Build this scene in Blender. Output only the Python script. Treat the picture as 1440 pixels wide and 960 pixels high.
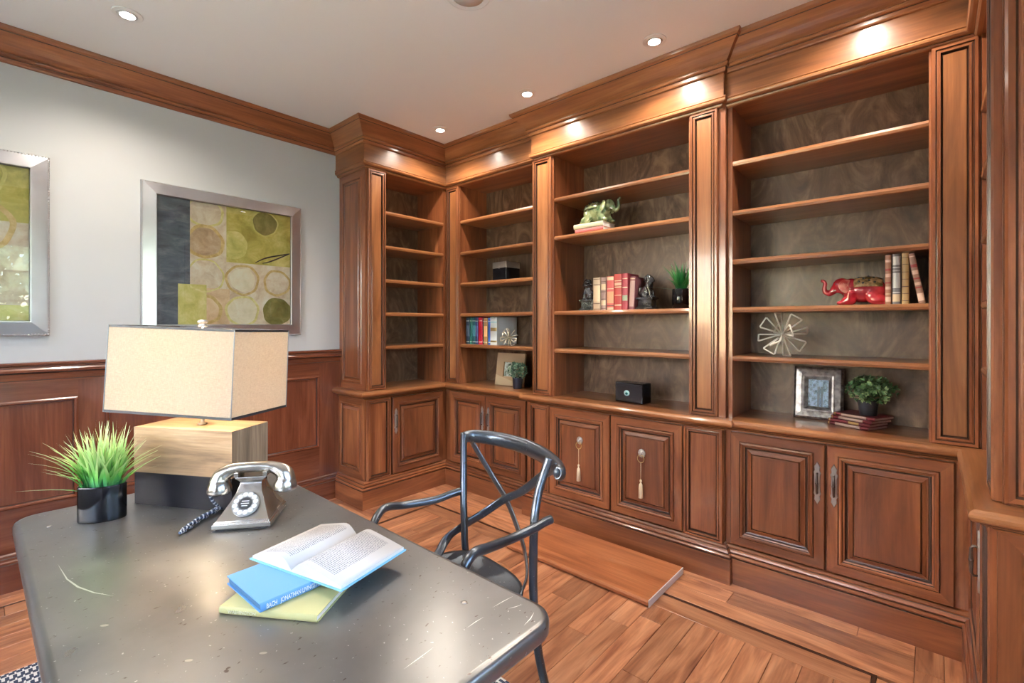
import bpy, bmesh, math, random
from mathutils import Vector, Matrix, noise
random.seed(7)
PI = math.pi
SC = bpy.context.scene
COL = SC.collection
for o in list(bpy.data.objects): bpy.data.objects.remove(o)

# ------------------------------------------------------------------ camera
cam_d = bpy.data.cameras.new('camera'); cam = bpy.data.objects.new('camera', cam_d); COL.objects.link(cam)
cam.location = (0, 0, 1.35); cam.rotation_euler = (PI/2, 0, math.radians(41.44))
cam_d.sensor_width = 36; cam_d.lens = 671/1440*36; cam_d.shift_y = -25/1440; cam_d.clip_start = 0.02
SC.camera = cam
# ------------------------------------------------------------------ world, exposure
SC.view_settings.view_transform = 'Standard'; SC.view_settings.look = 'None'
SC.view_settings.gamma = 1; SC.view_settings.use_curve_mapping = False
SC.view_settings.exposure = 0.38
W = bpy.data.worlds.new('world'); SC.world = W; W.use_nodes = True
wn = W.node_tree.nodes; wl = W.node_tree.links
sky = wn.new('ShaderNodeTexSky'); sky.sky_type = 'NISHITA'; sky.sun_disc = False
sky.sun_elevation = math.radians(38); sky.sun_rotation = math.radians(200); sky.air_density = 1.0; sky.dust_density = 1.5
wn['Background'].inputs['Strength'].default_value = 4.4
wl.new(sky.outputs[0], wn['Background'].inputs['Color'])
# daylight through the side window and the added rear one (soft light from the bright sky outside)
def area(name, loc, rot, sx, sy, power, color):
    d = bpy.data.lights.new(name, 'AREA'); d.shape = 'RECTANGLE'; d.size = sx; d.size_y = sy; d.energy = power; d.color = color
    o = bpy.data.objects.new(name, d); COL.objects.link(o); o.location = loc; o.rotation_euler = rot
    d.cycles.is_portal = True
    return o
DAY = (0.86, 0.93, 1.0)
area('daylight_side_window', (0.63, 0.45, 1.6), (0, PI/2, 0), 1.3, 2.2, 40, DAY)
area('daylight_added_window', (-1.75, -1.42, 1.62), (PI/2, 0, 0), 2.4, 1.45, 70, DAY)  # sky portal of the unseen rear window added for daylight
sun_d = bpy.data.lights.new('sun', 'SUN'); sun_d.energy = 22; sun_d.angle = .01; sun_d.color = (1, .96, .9)   # high sun from behind the bookcase wall: lights the garden, enters no window
sun = bpy.data.objects.new('sun', sun_d); COL.objects.link(sun); sun.rotation_euler = Vector((-.25, .6, .75)).to_track_quat('Z', 'Y').to_euler()
DOWN_POWER = 46
LAMP_POWER = 34
DOWNLIGHTS = [(-2.87, 0.49), (-1.98, 0.49), (-0.229, 2.347), (-1.086, 2.347), (-1.943, 2.347), (-2.799, 2.349)]

# ------------------------------------------------------------------ material helpers
MATS = {}
def mat_base(name):
    m = bpy.data.materials.new(name); m.use_nodes = True; MATS[name] = m
    nt = m.node_tree; return m, nt, nt.nodes['Principled BSDF']
def plain(name, col, rough=.5, metal=0, **kw):
    m, nt, b = mat_base(name)
    b.inputs['Base Color'].default_value = (*col, 1); b.inputs['Roughness'].default_value = rough
    b.inputs['Metallic'].default_value = metal
    for k, v in kw.items(): b.inputs[k].default_value = v
    return m
def N(nt, t, **kw):
    n = nt.nodes.new('ShaderNode'+t)
    for k, v in kw.items():
        if k in n.inputs: n.inputs[k].default_value = v
        else: setattr(n, k, v)
    return n
def coords(nt, scale, rand=8.0):
    tc = N(nt, 'TexCoord'); oi = N(nt, 'ObjectInfo')
    mul = N(nt, 'VectorMath', operation='SCALE'); mul.inputs[0].default_value = (1.3, 2.1, 1.7)
    m1 = N(nt, 'Math', operation='MULTIPLY'); m1.inputs[1].default_value = rand
    nt.links.new(oi.outputs['Random'], m1.inputs[0]); nt.links.new(m1.outputs[0], mul.inputs['Scale'])
    add = N(nt, 'VectorMath', operation='ADD'); nt.links.new(tc.outputs['Object'], add.inputs[0]); nt.links.new(mul.outputs[0], add.inputs[1])
    mp = N(nt, 'Mapping'); mp.inputs['Scale'].default_value = scale; nt.links.new(add.outputs[0], mp.inputs[0])
    return mp, oi
def ramp(nt, fac, stops):
    r = N(nt, 'ValToRGB'); e = r.color_ramp.elements
    e[0].position, e[0].color = stops[0][0], (*stops[0][1], 1); e[1].position, e[1].color = stops[-1][0], (*stops[-1][1], 1)
    for p, c in stops[1:-1]: x = e.new(p); x.color = (*c, 1)
    nt.links.new(fac, r.inputs[0]); return r
def mixc(nt, a, b, fac, mode='MULTIPLY'):
    m = N(nt, 'Mix', data_type='RGBA', blend_type=mode); m.inputs[0].default_value = fac
    nt.links.new(a, m.inputs[6]); nt.links.new(b, m.inputs[7]); return m.outputs[2]
def wood(name, c0, c1, c2, axis, rough=.3, nscale=1.0, coat=.5, fine=.55, vary=.16, distort=1.2, bump=.04, stretch=9.0):
    m, nt, b = mat_base(name)
    s = [stretch*nscale]*3; s[axis] = 0.9*nscale
    mp, oi = coords(nt, s)
    n1 = N(nt, 'TexNoise', Scale=1.0, Detail=5.0, Roughness=.6, Distortion=distort); nt.links.new(mp.outputs[0], n1.inputs['Vector'])
    r1 = ramp(nt, n1.outputs['Fac'], [(.3, c0), (.5, c1), (.7, c2)])
    s2 = [110*nscale]*3; s2[axis] = 3.0*nscale
    mp2 = N(nt, 'Mapping'); mp2.inputs['Scale'].default_value = [a/bb for a, bb in zip(s2, s)]; nt.links.new(mp.outputs[0], mp2.inputs[0])
    n2 = N(nt, 'TexNoise', Scale=1.0, Detail=3.0, Roughness=.6); nt.links.new(mp2.outputs[0], n2.inputs['Vector'])
    r2 = ramp(nt, n2.outputs['Fac'], [(.3, (.6,)*3), (.62, (1,)*3)])
    c = mixc(nt, r1.outputs[0], r2.outputs[0], fine)
    hsv = N(nt, 'HueSaturation'); mr = N(nt, 'MapRange'); mr.inputs['To Min'].default_value = 1-vary; mr.inputs['To Max'].default_value = 1+vary
    nt.links.new(oi.outputs['Random'], mr.inputs[0]); nt.links.new(mr.outputs[0], hsv.inputs['Value']); nt.links.new(c, hsv.inputs['Color'])
    nt.links.new(hsv.outputs[0], b.inputs['Base Color'])
    b.inputs['Roughness'].default_value = rough; b.inputs['Coat Weight'].default_value = coat; b.inputs['Coat Roughness'].default_value = .10
    bp = N(nt, 'Bump'); bp.inputs['Strength'].default_value = bump; bp.inputs['Distance'].default_value = .01
    nt.links.new(n2.outputs['Fac'], bp.inputs['Height']); nt.links.new(bp.outputs[0], b.inputs['Normal'])
    return m
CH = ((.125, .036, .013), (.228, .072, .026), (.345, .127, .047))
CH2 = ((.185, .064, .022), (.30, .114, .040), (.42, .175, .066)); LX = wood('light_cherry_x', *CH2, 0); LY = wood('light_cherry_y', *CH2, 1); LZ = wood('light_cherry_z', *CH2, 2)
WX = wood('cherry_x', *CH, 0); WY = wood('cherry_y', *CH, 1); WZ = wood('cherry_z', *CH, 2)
BK = ((.060, .030, .016), (.125, .069, .036), (.225, .138, .078))
WBACK = wood('stained_plywood', *BK, 2, rough=.36, nscale=2.6, coat=.1, fine=.3, distort=4.5, stretch=2.0)
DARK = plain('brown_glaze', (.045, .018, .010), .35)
WAIN = ((.110, .028, .014), (.175, .050, .023), (.25, .082, .038))
WNZ = wood('wainscot_z', *WAIN, 2, rough=.26); WNY = wood('wainscot_y', *WAIN, 1, rough=.26)

def paint(name, col, rough=.55):
    m, nt, b = mat_base(name)
    mp, _ = coords(nt, (1, 1, 1), 0)
    n = N(nt, 'TexNoise', Scale=260.0, Detail=2.0); nt.links.new(mp.outputs[0], n.inputs['Vector'])
    bp = N(nt, 'Bump'); bp.inputs['Strength'].default_value = .04; nt.links.new(n.outputs['Fac'], bp.inputs['Height']); nt.links.new(bp.outputs[0], b.inputs['Normal'])
    b.inputs['Base Color'].default_value = (*col, 1); b.inputs['Roughness'].default_value = rough
    return m
PW = paint('wall_paint', (.47, .467, .46)); PC = paint('ceiling_paint', (.80, .795, .78))

def floor_wood():
    m, nt, b = mat_base('plank_wood')
    mp, oi = coords(nt, (1, 1, 1), 20)
    st = N(nt, 'Mapping'); st.inputs['Scale'].default_value = (11, 1.6, 11); nt.links.new(mp.outputs[0], st.inputs[0])
    n1 = N(nt, 'TexNoise', Scale=1.0, Detail=4.0, Distortion=2.2, Roughness=.55); nt.links.new(st.outputs[0], n1.inputs['Vector'])
    r1 = ramp(nt, n1.outputs['Fac'], [(.28, (.24, .082, .038)), (.45, (.42, .170, .080)), (.6, (.55, .245, .120)), (.78, (.64, .32, .17))])
    st2 = N(nt, 'Mapping'); st2.inputs['Scale'].default_value = (120, 5, 120); nt.links.new(mp.outputs[0], st2.inputs[0])
    n2 = N(nt, 'TexNoise', Scale=1.0, Detail=3.0); nt.links.new(st2.outputs[0], n2.inputs['Vector'])
    r2 = ramp(nt, n2.outputs['Fac'], [(.35, (.62,)*3), (.6, (1,)*3)])
    c = mixc(nt, r1.outputs[0], r2.outputs[0], .5)
    hsv = N(nt, 'HueSaturation'); mr = N(nt, 'MapRange'); mr.inputs['To Min'].default_value = .72; mr.inputs['To Max'].default_value = 1.25
    nt.links.new(oi.outputs['Random'], mr.inputs[0]); nt.links.new(mr.outputs[0], hsv.inputs['Value']); nt.links.new(c, hsv.inputs['Color'])
    nt.links.new(hsv.outputs[0], b.inputs['Base Color']); b.inputs['Roughness'].default_value = .3
    b.inputs['Coat Weight'].default_value = .3; b.inputs['Coat Roughness'].default_value = .2
    return m
FLW = floor_wood()
INLAY = plain('dark_inlay_wood', (.05, .018, .009), .35)

def steel(name, c0, c1, rough0, rough1, metal=.85, speck=True):
    m, nt, b = mat_base(name)
    mp, _ = coords(nt, (1, 1, 1), 3)
    n1 = N(nt, 'TexNoise', Scale=3.2, Detail=4.0, Roughness=.5, Distortion=.4); nt.links.new(mp.outputs[0], n1.inputs['Vector'])
    r1 = ramp(nt, n1.outputs['Fac'], [(.3, c0), (.7, c1)])
    col = r1.outputs[0]
    if speck:
        v = N(nt, 'TexNoise', Scale=120.0, Detail=2.0, Roughness=.5); nt.links.new(mp.outputs[0], v.inputs['Vector'])
        rs = ramp(nt, v.outputs['Fac'], [(.71, (0, 0, 0)), (.76, (.8, .8, .8))])
        lt = N(nt, 'RGB'); lt.outputs[0].default_value = (.62, .62, .6, 1)
        mx = N(nt, 'Mix', data_type='RGBA'); nt.links.new(rs.outputs[0], mx.inputs[0]); nt.links.new(col, mx.inputs[6]); nt.links.new(lt.outputs[0], mx.inputs[7]); col = mx.outputs[2]
        v2 = N(nt, 'TexNoise', Scale=85.0, Detail=2.0, Roughness=.5)
        mpo = N(nt, 'Mapping'); mpo.inputs['Location'].default_value = (5, 3, 1); mpo.inputs['Scale'].default_value = (1.6, .7, 1)
        nt.links.new(mp.outputs[0], mpo.inputs[0]); nt.links.new(mpo.outputs[0], v2.inputs['Vector'])
        rd = ramp(nt, v2.outputs['Fac'], [(.70, (0, 0, 0)), (.74, (.8, .8, .8))])
        dk = N(nt, 'RGB'); dk.outputs[0].default_value = (.07, .04, .03, 1)
        mx2 = N(nt, 'Mix', data_type='RGBA'); nt.links.new(rd.outputs[0], mx2.inputs[0]); nt.links.new(col, mx2.inputs[6]); nt.links.new(dk.outputs[0], mx2.inputs[7]); col = mx2.outputs[2]
    nt.links.new(col, b.inputs['Base Color']); b.inputs['Metallic'].default_value = metal
    mr = N(nt, 'MapRange'); mr.inputs['To Min'].default_value = rough0; mr.inputs['To Max'].default_value = rough1
    nt.links.new(n1.outputs['Fac'], mr.inputs[0]); nt.links.new(mr.outputs[0], b.inputs['Roughness'])
    nb = N(nt, 'TexNoise', Scale=6.0, Detail=1.0, Roughness=.4); nt.links.new(mp.outputs[0], nb.inputs['Vector'])
    bp = N(nt, 'Bump'); bp.inputs['Strength'].default_value = .10; bp.inputs['Distance'].default_value = .01
    nt.links.new(nb.outputs['Fac'], bp.inputs['Height']); nt.links.new(bp.outputs[0], b.inputs['Normal'])
    return m
DESKM = steel('worn_desk_steel', (.17, .168, .163), (.28, .273, .262), .24, .36, .74)
CHAIRM = steel('gunmetal', (.065, .075, .090), (.125, .14, .16), .22, .38, .7)
SILV = plain('silver', (.50, .48, .46), .28, .7); DNICK = plain('dark_nickel', (.13, .11, .10), .35, .9); NICK = plain('aged_nickel', (.46, .43, .39), .32, 1)
FRAMEM = steel('brushed_silver', (.42, .41, .43), (.56, .55, .57), .26, .36, .9, speck=False)
STUD = plain('stud_metal', (.8, .78, .76), .25, 1)
BLACK = plain('gloss_black', (.008, .008, .010), .14, 0, **{'Specular IOR Level': .35}); MBLACK = plain('matt_black', (.02, .02, .022), .5)
WHITE = plain('white_trim', (.75, .75, .74), .4)
PAGES = plain('paper', (.72, .69, .62), .7)
GOLD = plain('gilt', (.62, .46, .20), .35, .8); CREAM = plain('cream_thread', (.80, .66, .45), .7)
GLASS = plain('clear_glass', (1, 1, 1), .0, 0, **{'Transmission Weight': 1.0, 'IOR': 1.45})

# ------------------------------------------------------------------ mesh builder
class MB:
    def __init__(s): s.v = []; s.f = []; s.m = []; s.sm = []
    def face(s, idx, mi=0, smooth=False): s.f.append(tuple(idx)); s.m.append(mi); s.sm.append(smooth)
    def add(s, pts):
        n = len(s.v); s.v += [tuple(p) for p in pts]; return n
    def box(s, x0, x1, y0, y1, z0, z1, mi=0):
        n = s.add([(x0,y0,z0),(x1,y0,z0),(x1,y1,z0),(x0,y1,z0),(x0,y0,z1),(x1,y0,z1),(x1,y1,z1),(x0,y1,z1)])
        for q in ((0,3,2,1),(4,5,6,7),(0,1,5,4),(1,2,6,5),(2,3,7,6),(3,0,4,7)): s.face([n+i for i in q], mi)
        return s
    def cbox(s, x0, x1, y0, y1, z0, z1, c, mi=0):   # box with chamfered top edge
        n = s.add([(x0,y0,z0),(x1,y0,z0),(x1,y1,z0),(x0,y1,z0),(x0,y0,z1-c),(x1,y0,z1-c),(x1,y1,z1-c),(x0,y1,z1-c),
                   (x0+c,y0+c,z1),(x1-c,y0+c,z1),(x1-c,y1-c,z1),(x0+c,y1-c,z1)])
        for q in ((0,3,2,1),(8,9,10,11),(0,1,5,4),(1,2,6,5),(2,3,7,6),(3,0,4,7),(4,5,9,8),(5,6,10,9),(6,7,11,10),(7,4,8,11)): s.face([n+i for i in q], mi)
        return s
    def obox(s, c, ux, uy, uz, hx, hy, hz, mi=0):   # oriented box
        c = Vector(c); ux, uy, uz = Vector(ux).normalized()*hx, Vector(uy).normalized()*hy, Vector(uz).normalized()*hz
        P = [c+a*ux+b*uy+d*uz for d in (-1, 1) for a, b in ((-1,-1),(1,-1),(1,1),(-1,1))]
        n = s.add(P)
        for q in ((0,3,2,1),(4,5,6,7),(0,1,5,4),(1,2,6,5),(2,3,7,6),(3,0,4,7)): s.face([n+i for i in q], mi)
        return s
    def prism(s, poly, z0, z1, mi=0):
        k = len(poly); n = s.add([(x, y, z0) for x, y in poly]+[(x, y, z1) for x, y in poly])
        s.face([n+i for i in range(k)][::-1], mi); s.face([n+k+i for i in range(k)], mi)
        for i in range(k): j = (i+1) % k; s.face([n+i, n+j, n+k+j, n+k+i], mi)
        return s
    def sweep(s, prof, path, closed=False, segs=None, mats=None, caps=True, smooth=False, pclosed=False):
        # prof: (out, z[, mat]); out is to the right of the walking direction
        P = [Vector(p) for p in path]; k = len(P)
        def nrm(a, b): d = (P[b]-P[a]).normalized(); return Vector((d.y, -d.x))
        mit = []
        for i in range(k):
            ns = []
            if closed or i > 0: ns.append(nrm((i-1) % k, i))
            if closed or i < k-1: ns.append(nrm(i, (i+1) % k))
            mit.append(ns[0] if len(ns) == 1 else (ns[0]+ns[1])/(1+ns[0].dot(ns[1])))
        rng = range(k if closed else k-1) if segs is None else segs
        L = len(prof)
        for i in rng:
            j = (i+1) % k
            A = [(P[i].x+mit[i].x*q[0], P[i].y+mit[i].y*q[0], q[1]) for q in prof]
            B = [(P[j].x+mit[j].x*q[0], P[j].y+mit[j].y*q[0], q[1]) for q in prof]
            n = s.add(A+B); d = abs((P[j]-P[i]).normalized().x) > .5
            for a in range(L if pclosed else L-1):
                b = (a+1) % L
                mi = prof[b][2] if len(prof[b]) > 2 else ((0 if d else 1) if mats is None else mats)
                s.face([n+a, n+b, n+L+b, n+L+a][::1], mi, smooth)
            if caps and pclosed:
                mi = 0 if mats is None else mats
                s.face([n+a for a in range(L)][::-1], mi); s.face([n+L+a for a in range(L)], mi)
        return s
    def ring(s, O, u, nr, w, h, prof, mv=0, mh=1, md=2, center=True, inset0=None):
        # mitred frame / panel built of concentric rings; prof: (inset, height[, 'd'])
        O, u, nr = Vector(O), Vector(u), Vector(nr); v = Vector((0, 0, 1))
        R = []
        for q in prof:
            i, t = q[0], q[1]
            R.append(s.add([O+u*a+v*b+nr*t for a, b in ((i, i), (w-i, i), (w-i, h-i), (i, h-i))]))
        for k in range(len(R)-1):
            a, b = R[k], R[k+1]; d = len(prof[k+1]) > 2
            for e, mi in ((0, mh), (1, mv), (2, mh), (3, mv)):
                f = (e+1) % 4; s.face([a+e, a+f, b+f, b+e], md if d else mi)
        if center: s.face([R[-1]+i for i in range(4)], mv)
        return s
    def tube(s, pts, r, n=10, mi=0, smooth=True, cap=True, spline=0, alt=None, flat=None, up=None):
        pts = [Vector(p) for p in pts]; rr = list(r) if isinstance(r, (list, tuple)) else [r]*len(pts)
        if spline:
            Q, q = [], []
            for i in range(len(pts)-1):
                p0 = pts[max(i-1, 0)]; p1 = pts[i]; p2 = pts[i+1]; p3 = pts[min(i+2, len(pts)-1)]
                for k in range(spline):
                    t = k/spline
                    Q.append(.5*((2*p1)+(p2-p0)*t+(2*p0-5*p1+4*p2-p3)*t*t+(3*p1-p0-3*p2+p3)*t**3)); q.append(rr[i]*(1-t)+rr[i+1]*t)
            Q.append(pts[-1]); q.append(rr[-1]); pts, rr = Q, q
        k = len(pts); T = [(pts[min(i+1, k-1)]-pts[max(i-1, 0)]).normalized() for i in range(k)]
        ref = Vector(up) if up else (Vector((0, 0, 1)) if abs(T[0].z) < .9 else Vector((1, 0, 0)))
        base = []
        for i in range(k):
            a = (ref-T[i]*ref.dot(T[i]))
            if a.length < 1e-4: a = T[i].orthogonal()
            a.normalize(); b = T[i].cross(a)
            if not up: ref = a
            fa, fb = (flat if flat else (1, 1))
            base.append(s.add([pts[i]+(a*math.cos(2*PI*j/n)*fa+b*math.sin(2*PI*j/n)*fb)*rr[i] for j in range(n)]))
        for i in range(k-1):
            for j in range(n):
                l = (j+1) % n; m_ = mi if not alt else alt[(i) % len(alt)]
                s.face([base[i]+j, base[i]+l, base[i+1]+l, base[i+1]+j], m_, smooth)
        if cap: s.face([base[0]+j for j in range(n)][::-1], mi); s.face([base[-1]+j for j in range(n)], mi)
        return s
    def lathe(s, prof, c=(0, 0, 0), n=24, mi=0, smooth=True, sx=1, sy=1, mats=None, rot=0):
        c = Vector(c); R = []; cr, sr = math.cos(rot), math.sin(rot)
        for r, z in prof:
            R.append(s.add([c+Vector(((r*math.cos(2*PI*j/n)*sx)*cr-(r*math.sin(2*PI*j/n)*sy)*sr, (r*math.cos(2*PI*j/n)*sx)*sr+(r*math.sin(2*PI*j/n)*sy)*cr, z)) for j in range(n)]))
        for i in range(len(R)-1):
            for j in range(n):
                l = (j+1) % n; s.face([R[i]+j, R[i]+l, R[i+1]+l, R[i+1]+j], mats[i] if mats else mi, smooth)
        s.face([R[0]+j for j in range(n)][::-1], mats[0] if mats else mi); s.face([R[-1]+j for j in range(n)], mats[-1] if mats else mi)
        return s
    def ell(s, c, r, rot=None, nu=16, nv=10, mi=0):
        c = Vector(c); M = rot.to_matrix() if rot else Matrix.Identity(3); R = []
        for i in range(1, nv):
            t = PI*i/nv
            R.append(s.add([c+M@Vector((r[0]*math.sin(t)*math.cos(2*PI*j/nu), r[1]*math.sin(t)*math.sin(2*PI*j/nu), r[2]*math.cos(t))) for j in range(nu)]))
        a = s.add([c+M@Vector((0, 0, r[2]))]); b = s.add([c+M@Vector((0, 0, -r[2]))])
        for i in range(len(R)-1):
            for j in range(nu): l = (j+1) % nu; s.face([R[i+1]+j, R[i+1]+l, R[i]+l, R[i]+j], mi, True)
        for j in range(nu):
            l = (j+1) % nu; s.face([a, R[0]+j, R[0]+l], mi, True); s.face([b, R[-1]+l, R[-1]+j], mi, True)
        return s
    def build(s, name, mats, parent=None, local=False, fix=False):
        me = bpy.data.meshes.new(name)
        off = Vector((0, 0, 0)) if (parent is None or local) else Vector(world_loc(parent))
        me.from_pydata([tuple(Vector(p)-off) for p in s.v], [], s.f)
        ms = mats if isinstance(mats, (list, tuple)) else [mats]
        for m in ms: me.materials.append(m)
        me.polygons.foreach_set('material_index', [min(i, len(ms)-1) for i in s.m]); me.polygons.foreach_set('use_smooth', s.sm)
        if fix:
            bm = bmesh.new(); bm.from_mesh(me); bmesh.ops.recalc_face_normals(bm, faces=bm.faces); bm.to_mesh(me); bm.free()
        o = bpy.data.objects.new(name, me); COL.objects.link(o)
        if parent: o.parent = parent
        return o
def world_loc(o):
    v = Vector((0, 0, 0))
    while o: v += o.location; o = o.parent
    return v
def empty(name, loc, rz=0):
    o = bpy.data.objects.new(name, None); o.empty_display_size = .05; COL.objects.link(o); o.location = loc; o.rotation_euler = (0, 0, rz); return o
def tag(o, label, cat=None, group=None, kind=None):
    if label: o['label'] = label
    if cat: o['category'] = cat
    if group: o['group'] = group
    if kind: o['kind'] = kind
    return o
def thing(name, label, cat, loc, rz=0, group=None): return tag(empty(name, loc, rz), label, cat, group)
def bevel(o, w=.003, seg=2):
    m = o.modifiers.new('bevel', 'BEVEL'); m.width = w; m.segments = seg; m.limit_method = 'ANGLE'; m.angle_limit = .6; return o
def remesh(o, vox, it=6):
    r = o.modifiers.new('remesh', 'REMESH'); r.mode = 'VOXEL'; r.voxel_size = vox; r.use_smooth_shade = True
    m = o.modifiers.new('smooth', 'SMOOTH'); m.iterations = it; m.factor = .6; return o
def text_mesh(body, size, mat, parent, M, name='lettering', extrude=.0003):
    c = bpy.data.curves.new('t', 'FONT'); c.body = body; c.size = size; c.extrude = extrude; c.align_x = 'CENTER'; c.align_y = 'CENTER'
    t = bpy.data.objects.new('t', c); COL.objects.link(t)
    dg = bpy.context.evaluated_depsgraph_get(); me = bpy.data.meshes.new_from_object(t.evaluated_get(dg)); bpy.data.objects.remove(t)
    me.materials.clear(); me.materials.append(mat); me.transform(M)
    o = bpy.data.objects.new(name, me); COL.objects.link(o); o.parent = parent; return o
BX, BY, BZ = Vector((1, 0, 0)), Vector((0, 1, 0)), Vector((0, 0, 1))

# ------------------------------------------------------------------ room shell
XL, XR, YB, YN, ZC = -3.52, 0.52, 3.04, -1.30, 2.82
fl = MB().box(XL-.1, XR+.1, YN-.1, YB+.1, -.12, -.014).build('floor', INLAY); tag(fl, 'red-brown hardwood plank floor with dark inlay line', kind='structure')
def plank_region(x0, x1, y0, y1, along, rows, lens, seed):
    rnd = random.Random(seed)
    a0, a1, b0, b1 = (x0, x1, y0, y1) if along == 'x' else (y0, y1, x0, x1)
    w = (b1-b0)/rows
    for r in range(rows):
        p = a0 - rnd.random()*lens*.6
        while p < a1-.001:
            q = p+lens*(.7+.6*rnd.random()); s0, s1 = max(p, a0), min(q, a1); p = q
            if a1-s1 < .12: s1 = a1; p = a1
            if s1-s0 < .05: continue
            g = .0007; L = s1-s0; bb = b0+r*w+w/2
            o = MB().cbox(-w/2+g, w/2-g, -L/2+g, L/2-g, -.012, 0, .0012).build('plank', FLW)
            o.parent = fl
            o.location = ((s0+s1)/2, bb, 0) if along == 'x' else (bb, (s0+s1)/2, 0)
            if along == 'x': o.rotation_euler = (0, 0, PI/2)
plank_region(-3.11, -.055, 2.305, 2.65, 'x', 3, 1.3, 1)
plank_region(-2.80, -.178, 2.17, 2.285, 'x', 1, 1.2, 2)
plank_region(-2.80, -.178, YN, 2.17, 'y', 25, .85, 3)
plank_region(-3.322, -2.80, YN, 1.54, 'y', 5, .9, 4)
plank_region(XL, -3.338, YN, 1.92, 'y', 2, 1.1, 5)
plank_region(-3.338, -2.822, 1.56, 1.92, 'x', 3, .8, 6)
plank_region(-3.11, -2.822, 1.92, 2.305, 'y', 3, .8, 6)
plank_region(-.055, .12, 1.84, 2.65, 'y', 2, 1.0, 7)
plank_region(-.162, -.055, YN, 2.285, 'y', 1, 1.2, 8)
plank_region(-.055, XR, YN, 1.84, 'y', 5, .9, 9)
for k, (x0, x1, y0, y1) in enumerate(((-2.816, -.162, 2.287, 2.303), (-.176, -.164, YN, 2.286), (-2.82, -2.802, 1.545, 2.286), (-3.337, -2.822, 1.543, 1.557), (-3.336, -3.324, YN, 1.542))):
    MB().box(x0, x1, y0, y1, -.013, -.0008).build('inlay_strip', INLAY, fl)
cl = MB().box(XL-.1, XR+.1, YN-.1, YB+.1, ZC, ZC+.1).build('ceiling', PC); tag(cl, None, kind='structure')
wlft = MB().box(XL-.1, XL, YN-.1, YB+.1, -.01, ZC).build('wall_left', PW); tag(wlft, None, kind='structure')
wbk = MB().box(XL, XR, YB, YB+.1, -.01, ZC).build('wall_back', PW); tag(wbk, None, kind='structure')
WZ0, WZ1 = .95, 2.25; WY0, WY1 = -.65, 1.55
m = MB(); m.box(XR, XR+.1, YN-.1, WY0, -.01, ZC).box(XR, XR+.1, WY1, YB+.1, -.01, ZC).box(XR, XR+.1, WY0, WY1, -.01, WZ0).box(XR, XR+.1, WY0, WY1, WZ1, ZC)
tag(m.build('wall_right', PW), None, kind='structure')
NX0, NX1, NZ0, NZ1 = -2.95, -.55, .9, 2.35
m = MB(); m.box(XL, NX0, YN-.1, YN, -.01, ZC).box(NX1, XR, YN-.1, YN, -.01, ZC).box(NX0, NX1, YN-.1, YN, -.01, NZ0).box(NX0, NX1, YN-.1, YN, NZ1, ZC)
tag(m.build('wall_front', PW), None, kind='structure')
def window(name, O, u, nr, w, h, nv, nh):
    O, u, nr = Vector(O), Vector(u), Vector(nr); root = empty(name, O); tag(root, None, kind='structure')
    m = MB(); m.ring(O, u, nr, w, h, [(0, -.06), (0, .02), (-.06, .02), (-.07, .012), (-.08, 0)][::-1], 0, 0, 0, center=False)
    m.ring(O, u, nr, w, h, [(0, .02), (.05, .01), (.05, -.06), (0, -.06)], 0, 0, 0, center=False); m.build('window_frame', WHITE, root)
    for i in range(1, nv): c = O+u*(w*i/nv)+BZ*(h/2)-nr*.035; MB().obox(c, u, nr, BZ, .012, .015, h/2-.05).build('muntin', WHITE, root)
    for i in range(1, nh): c = O+u*(w/2)+BZ*(h*i/nh)-nr*.035; MB().obox(c, u, nr, BZ, w/2-.05, .014, .011).build('muntin', WHITE, root)
    MB().obox(O+u*(w/2)+BZ*(h/2)-nr*.04, u, nr, BZ, w/2-.045, .002, h/2-.045).build('pane', GLASS, root)
window('window_1', (XR, WY1, WZ0), -BY, -BX, WY1-WY0, WZ1-WZ0, 3, 4)
window('added_window_2', (NX1, YN, NZ0), -BX, BY, NX1-NX0, NZ1-NZ0, 4, 3)  # unseen window, added in the front wall to let in daylight

# crown moulding all round the room
CP = [(XL, YN), (XL, 1.893), (-3.111, 1.893), (-3.111, 2.672), (-2.125, 2.672), (-2.125, 2.612), (-.825, 2.612), (-.825, 2.642), (.112, 2.642), (.112, 1.82), (XR, 1.82), (XR, YN)]
crown = [(0, 2.668), (.010, 2.670), (.014, 2.676), (.014, 2.690), (.016, 2.693, 2), (.024, 2.695), (.029, 2.701), (.029, 2.707), (.024, 2.713), (.020, 2.715, 2), (.024, 2.719),
         (.034, 2.727), (.045, 2.739), (.058, 2.757), (.072, 2.773), (.086, 2.785), (.094, 2.790), (.095, 2.794, 2), (.102, 2.797), (.108, 2.803), (.112, 2.819)]
m = MB(); m.sweep(crown, CP, closed=True); tag(m.build('trim_1', [LX, WY, DARK]), 'cherry crown moulding running under the ceiling', kind='structure')
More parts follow.
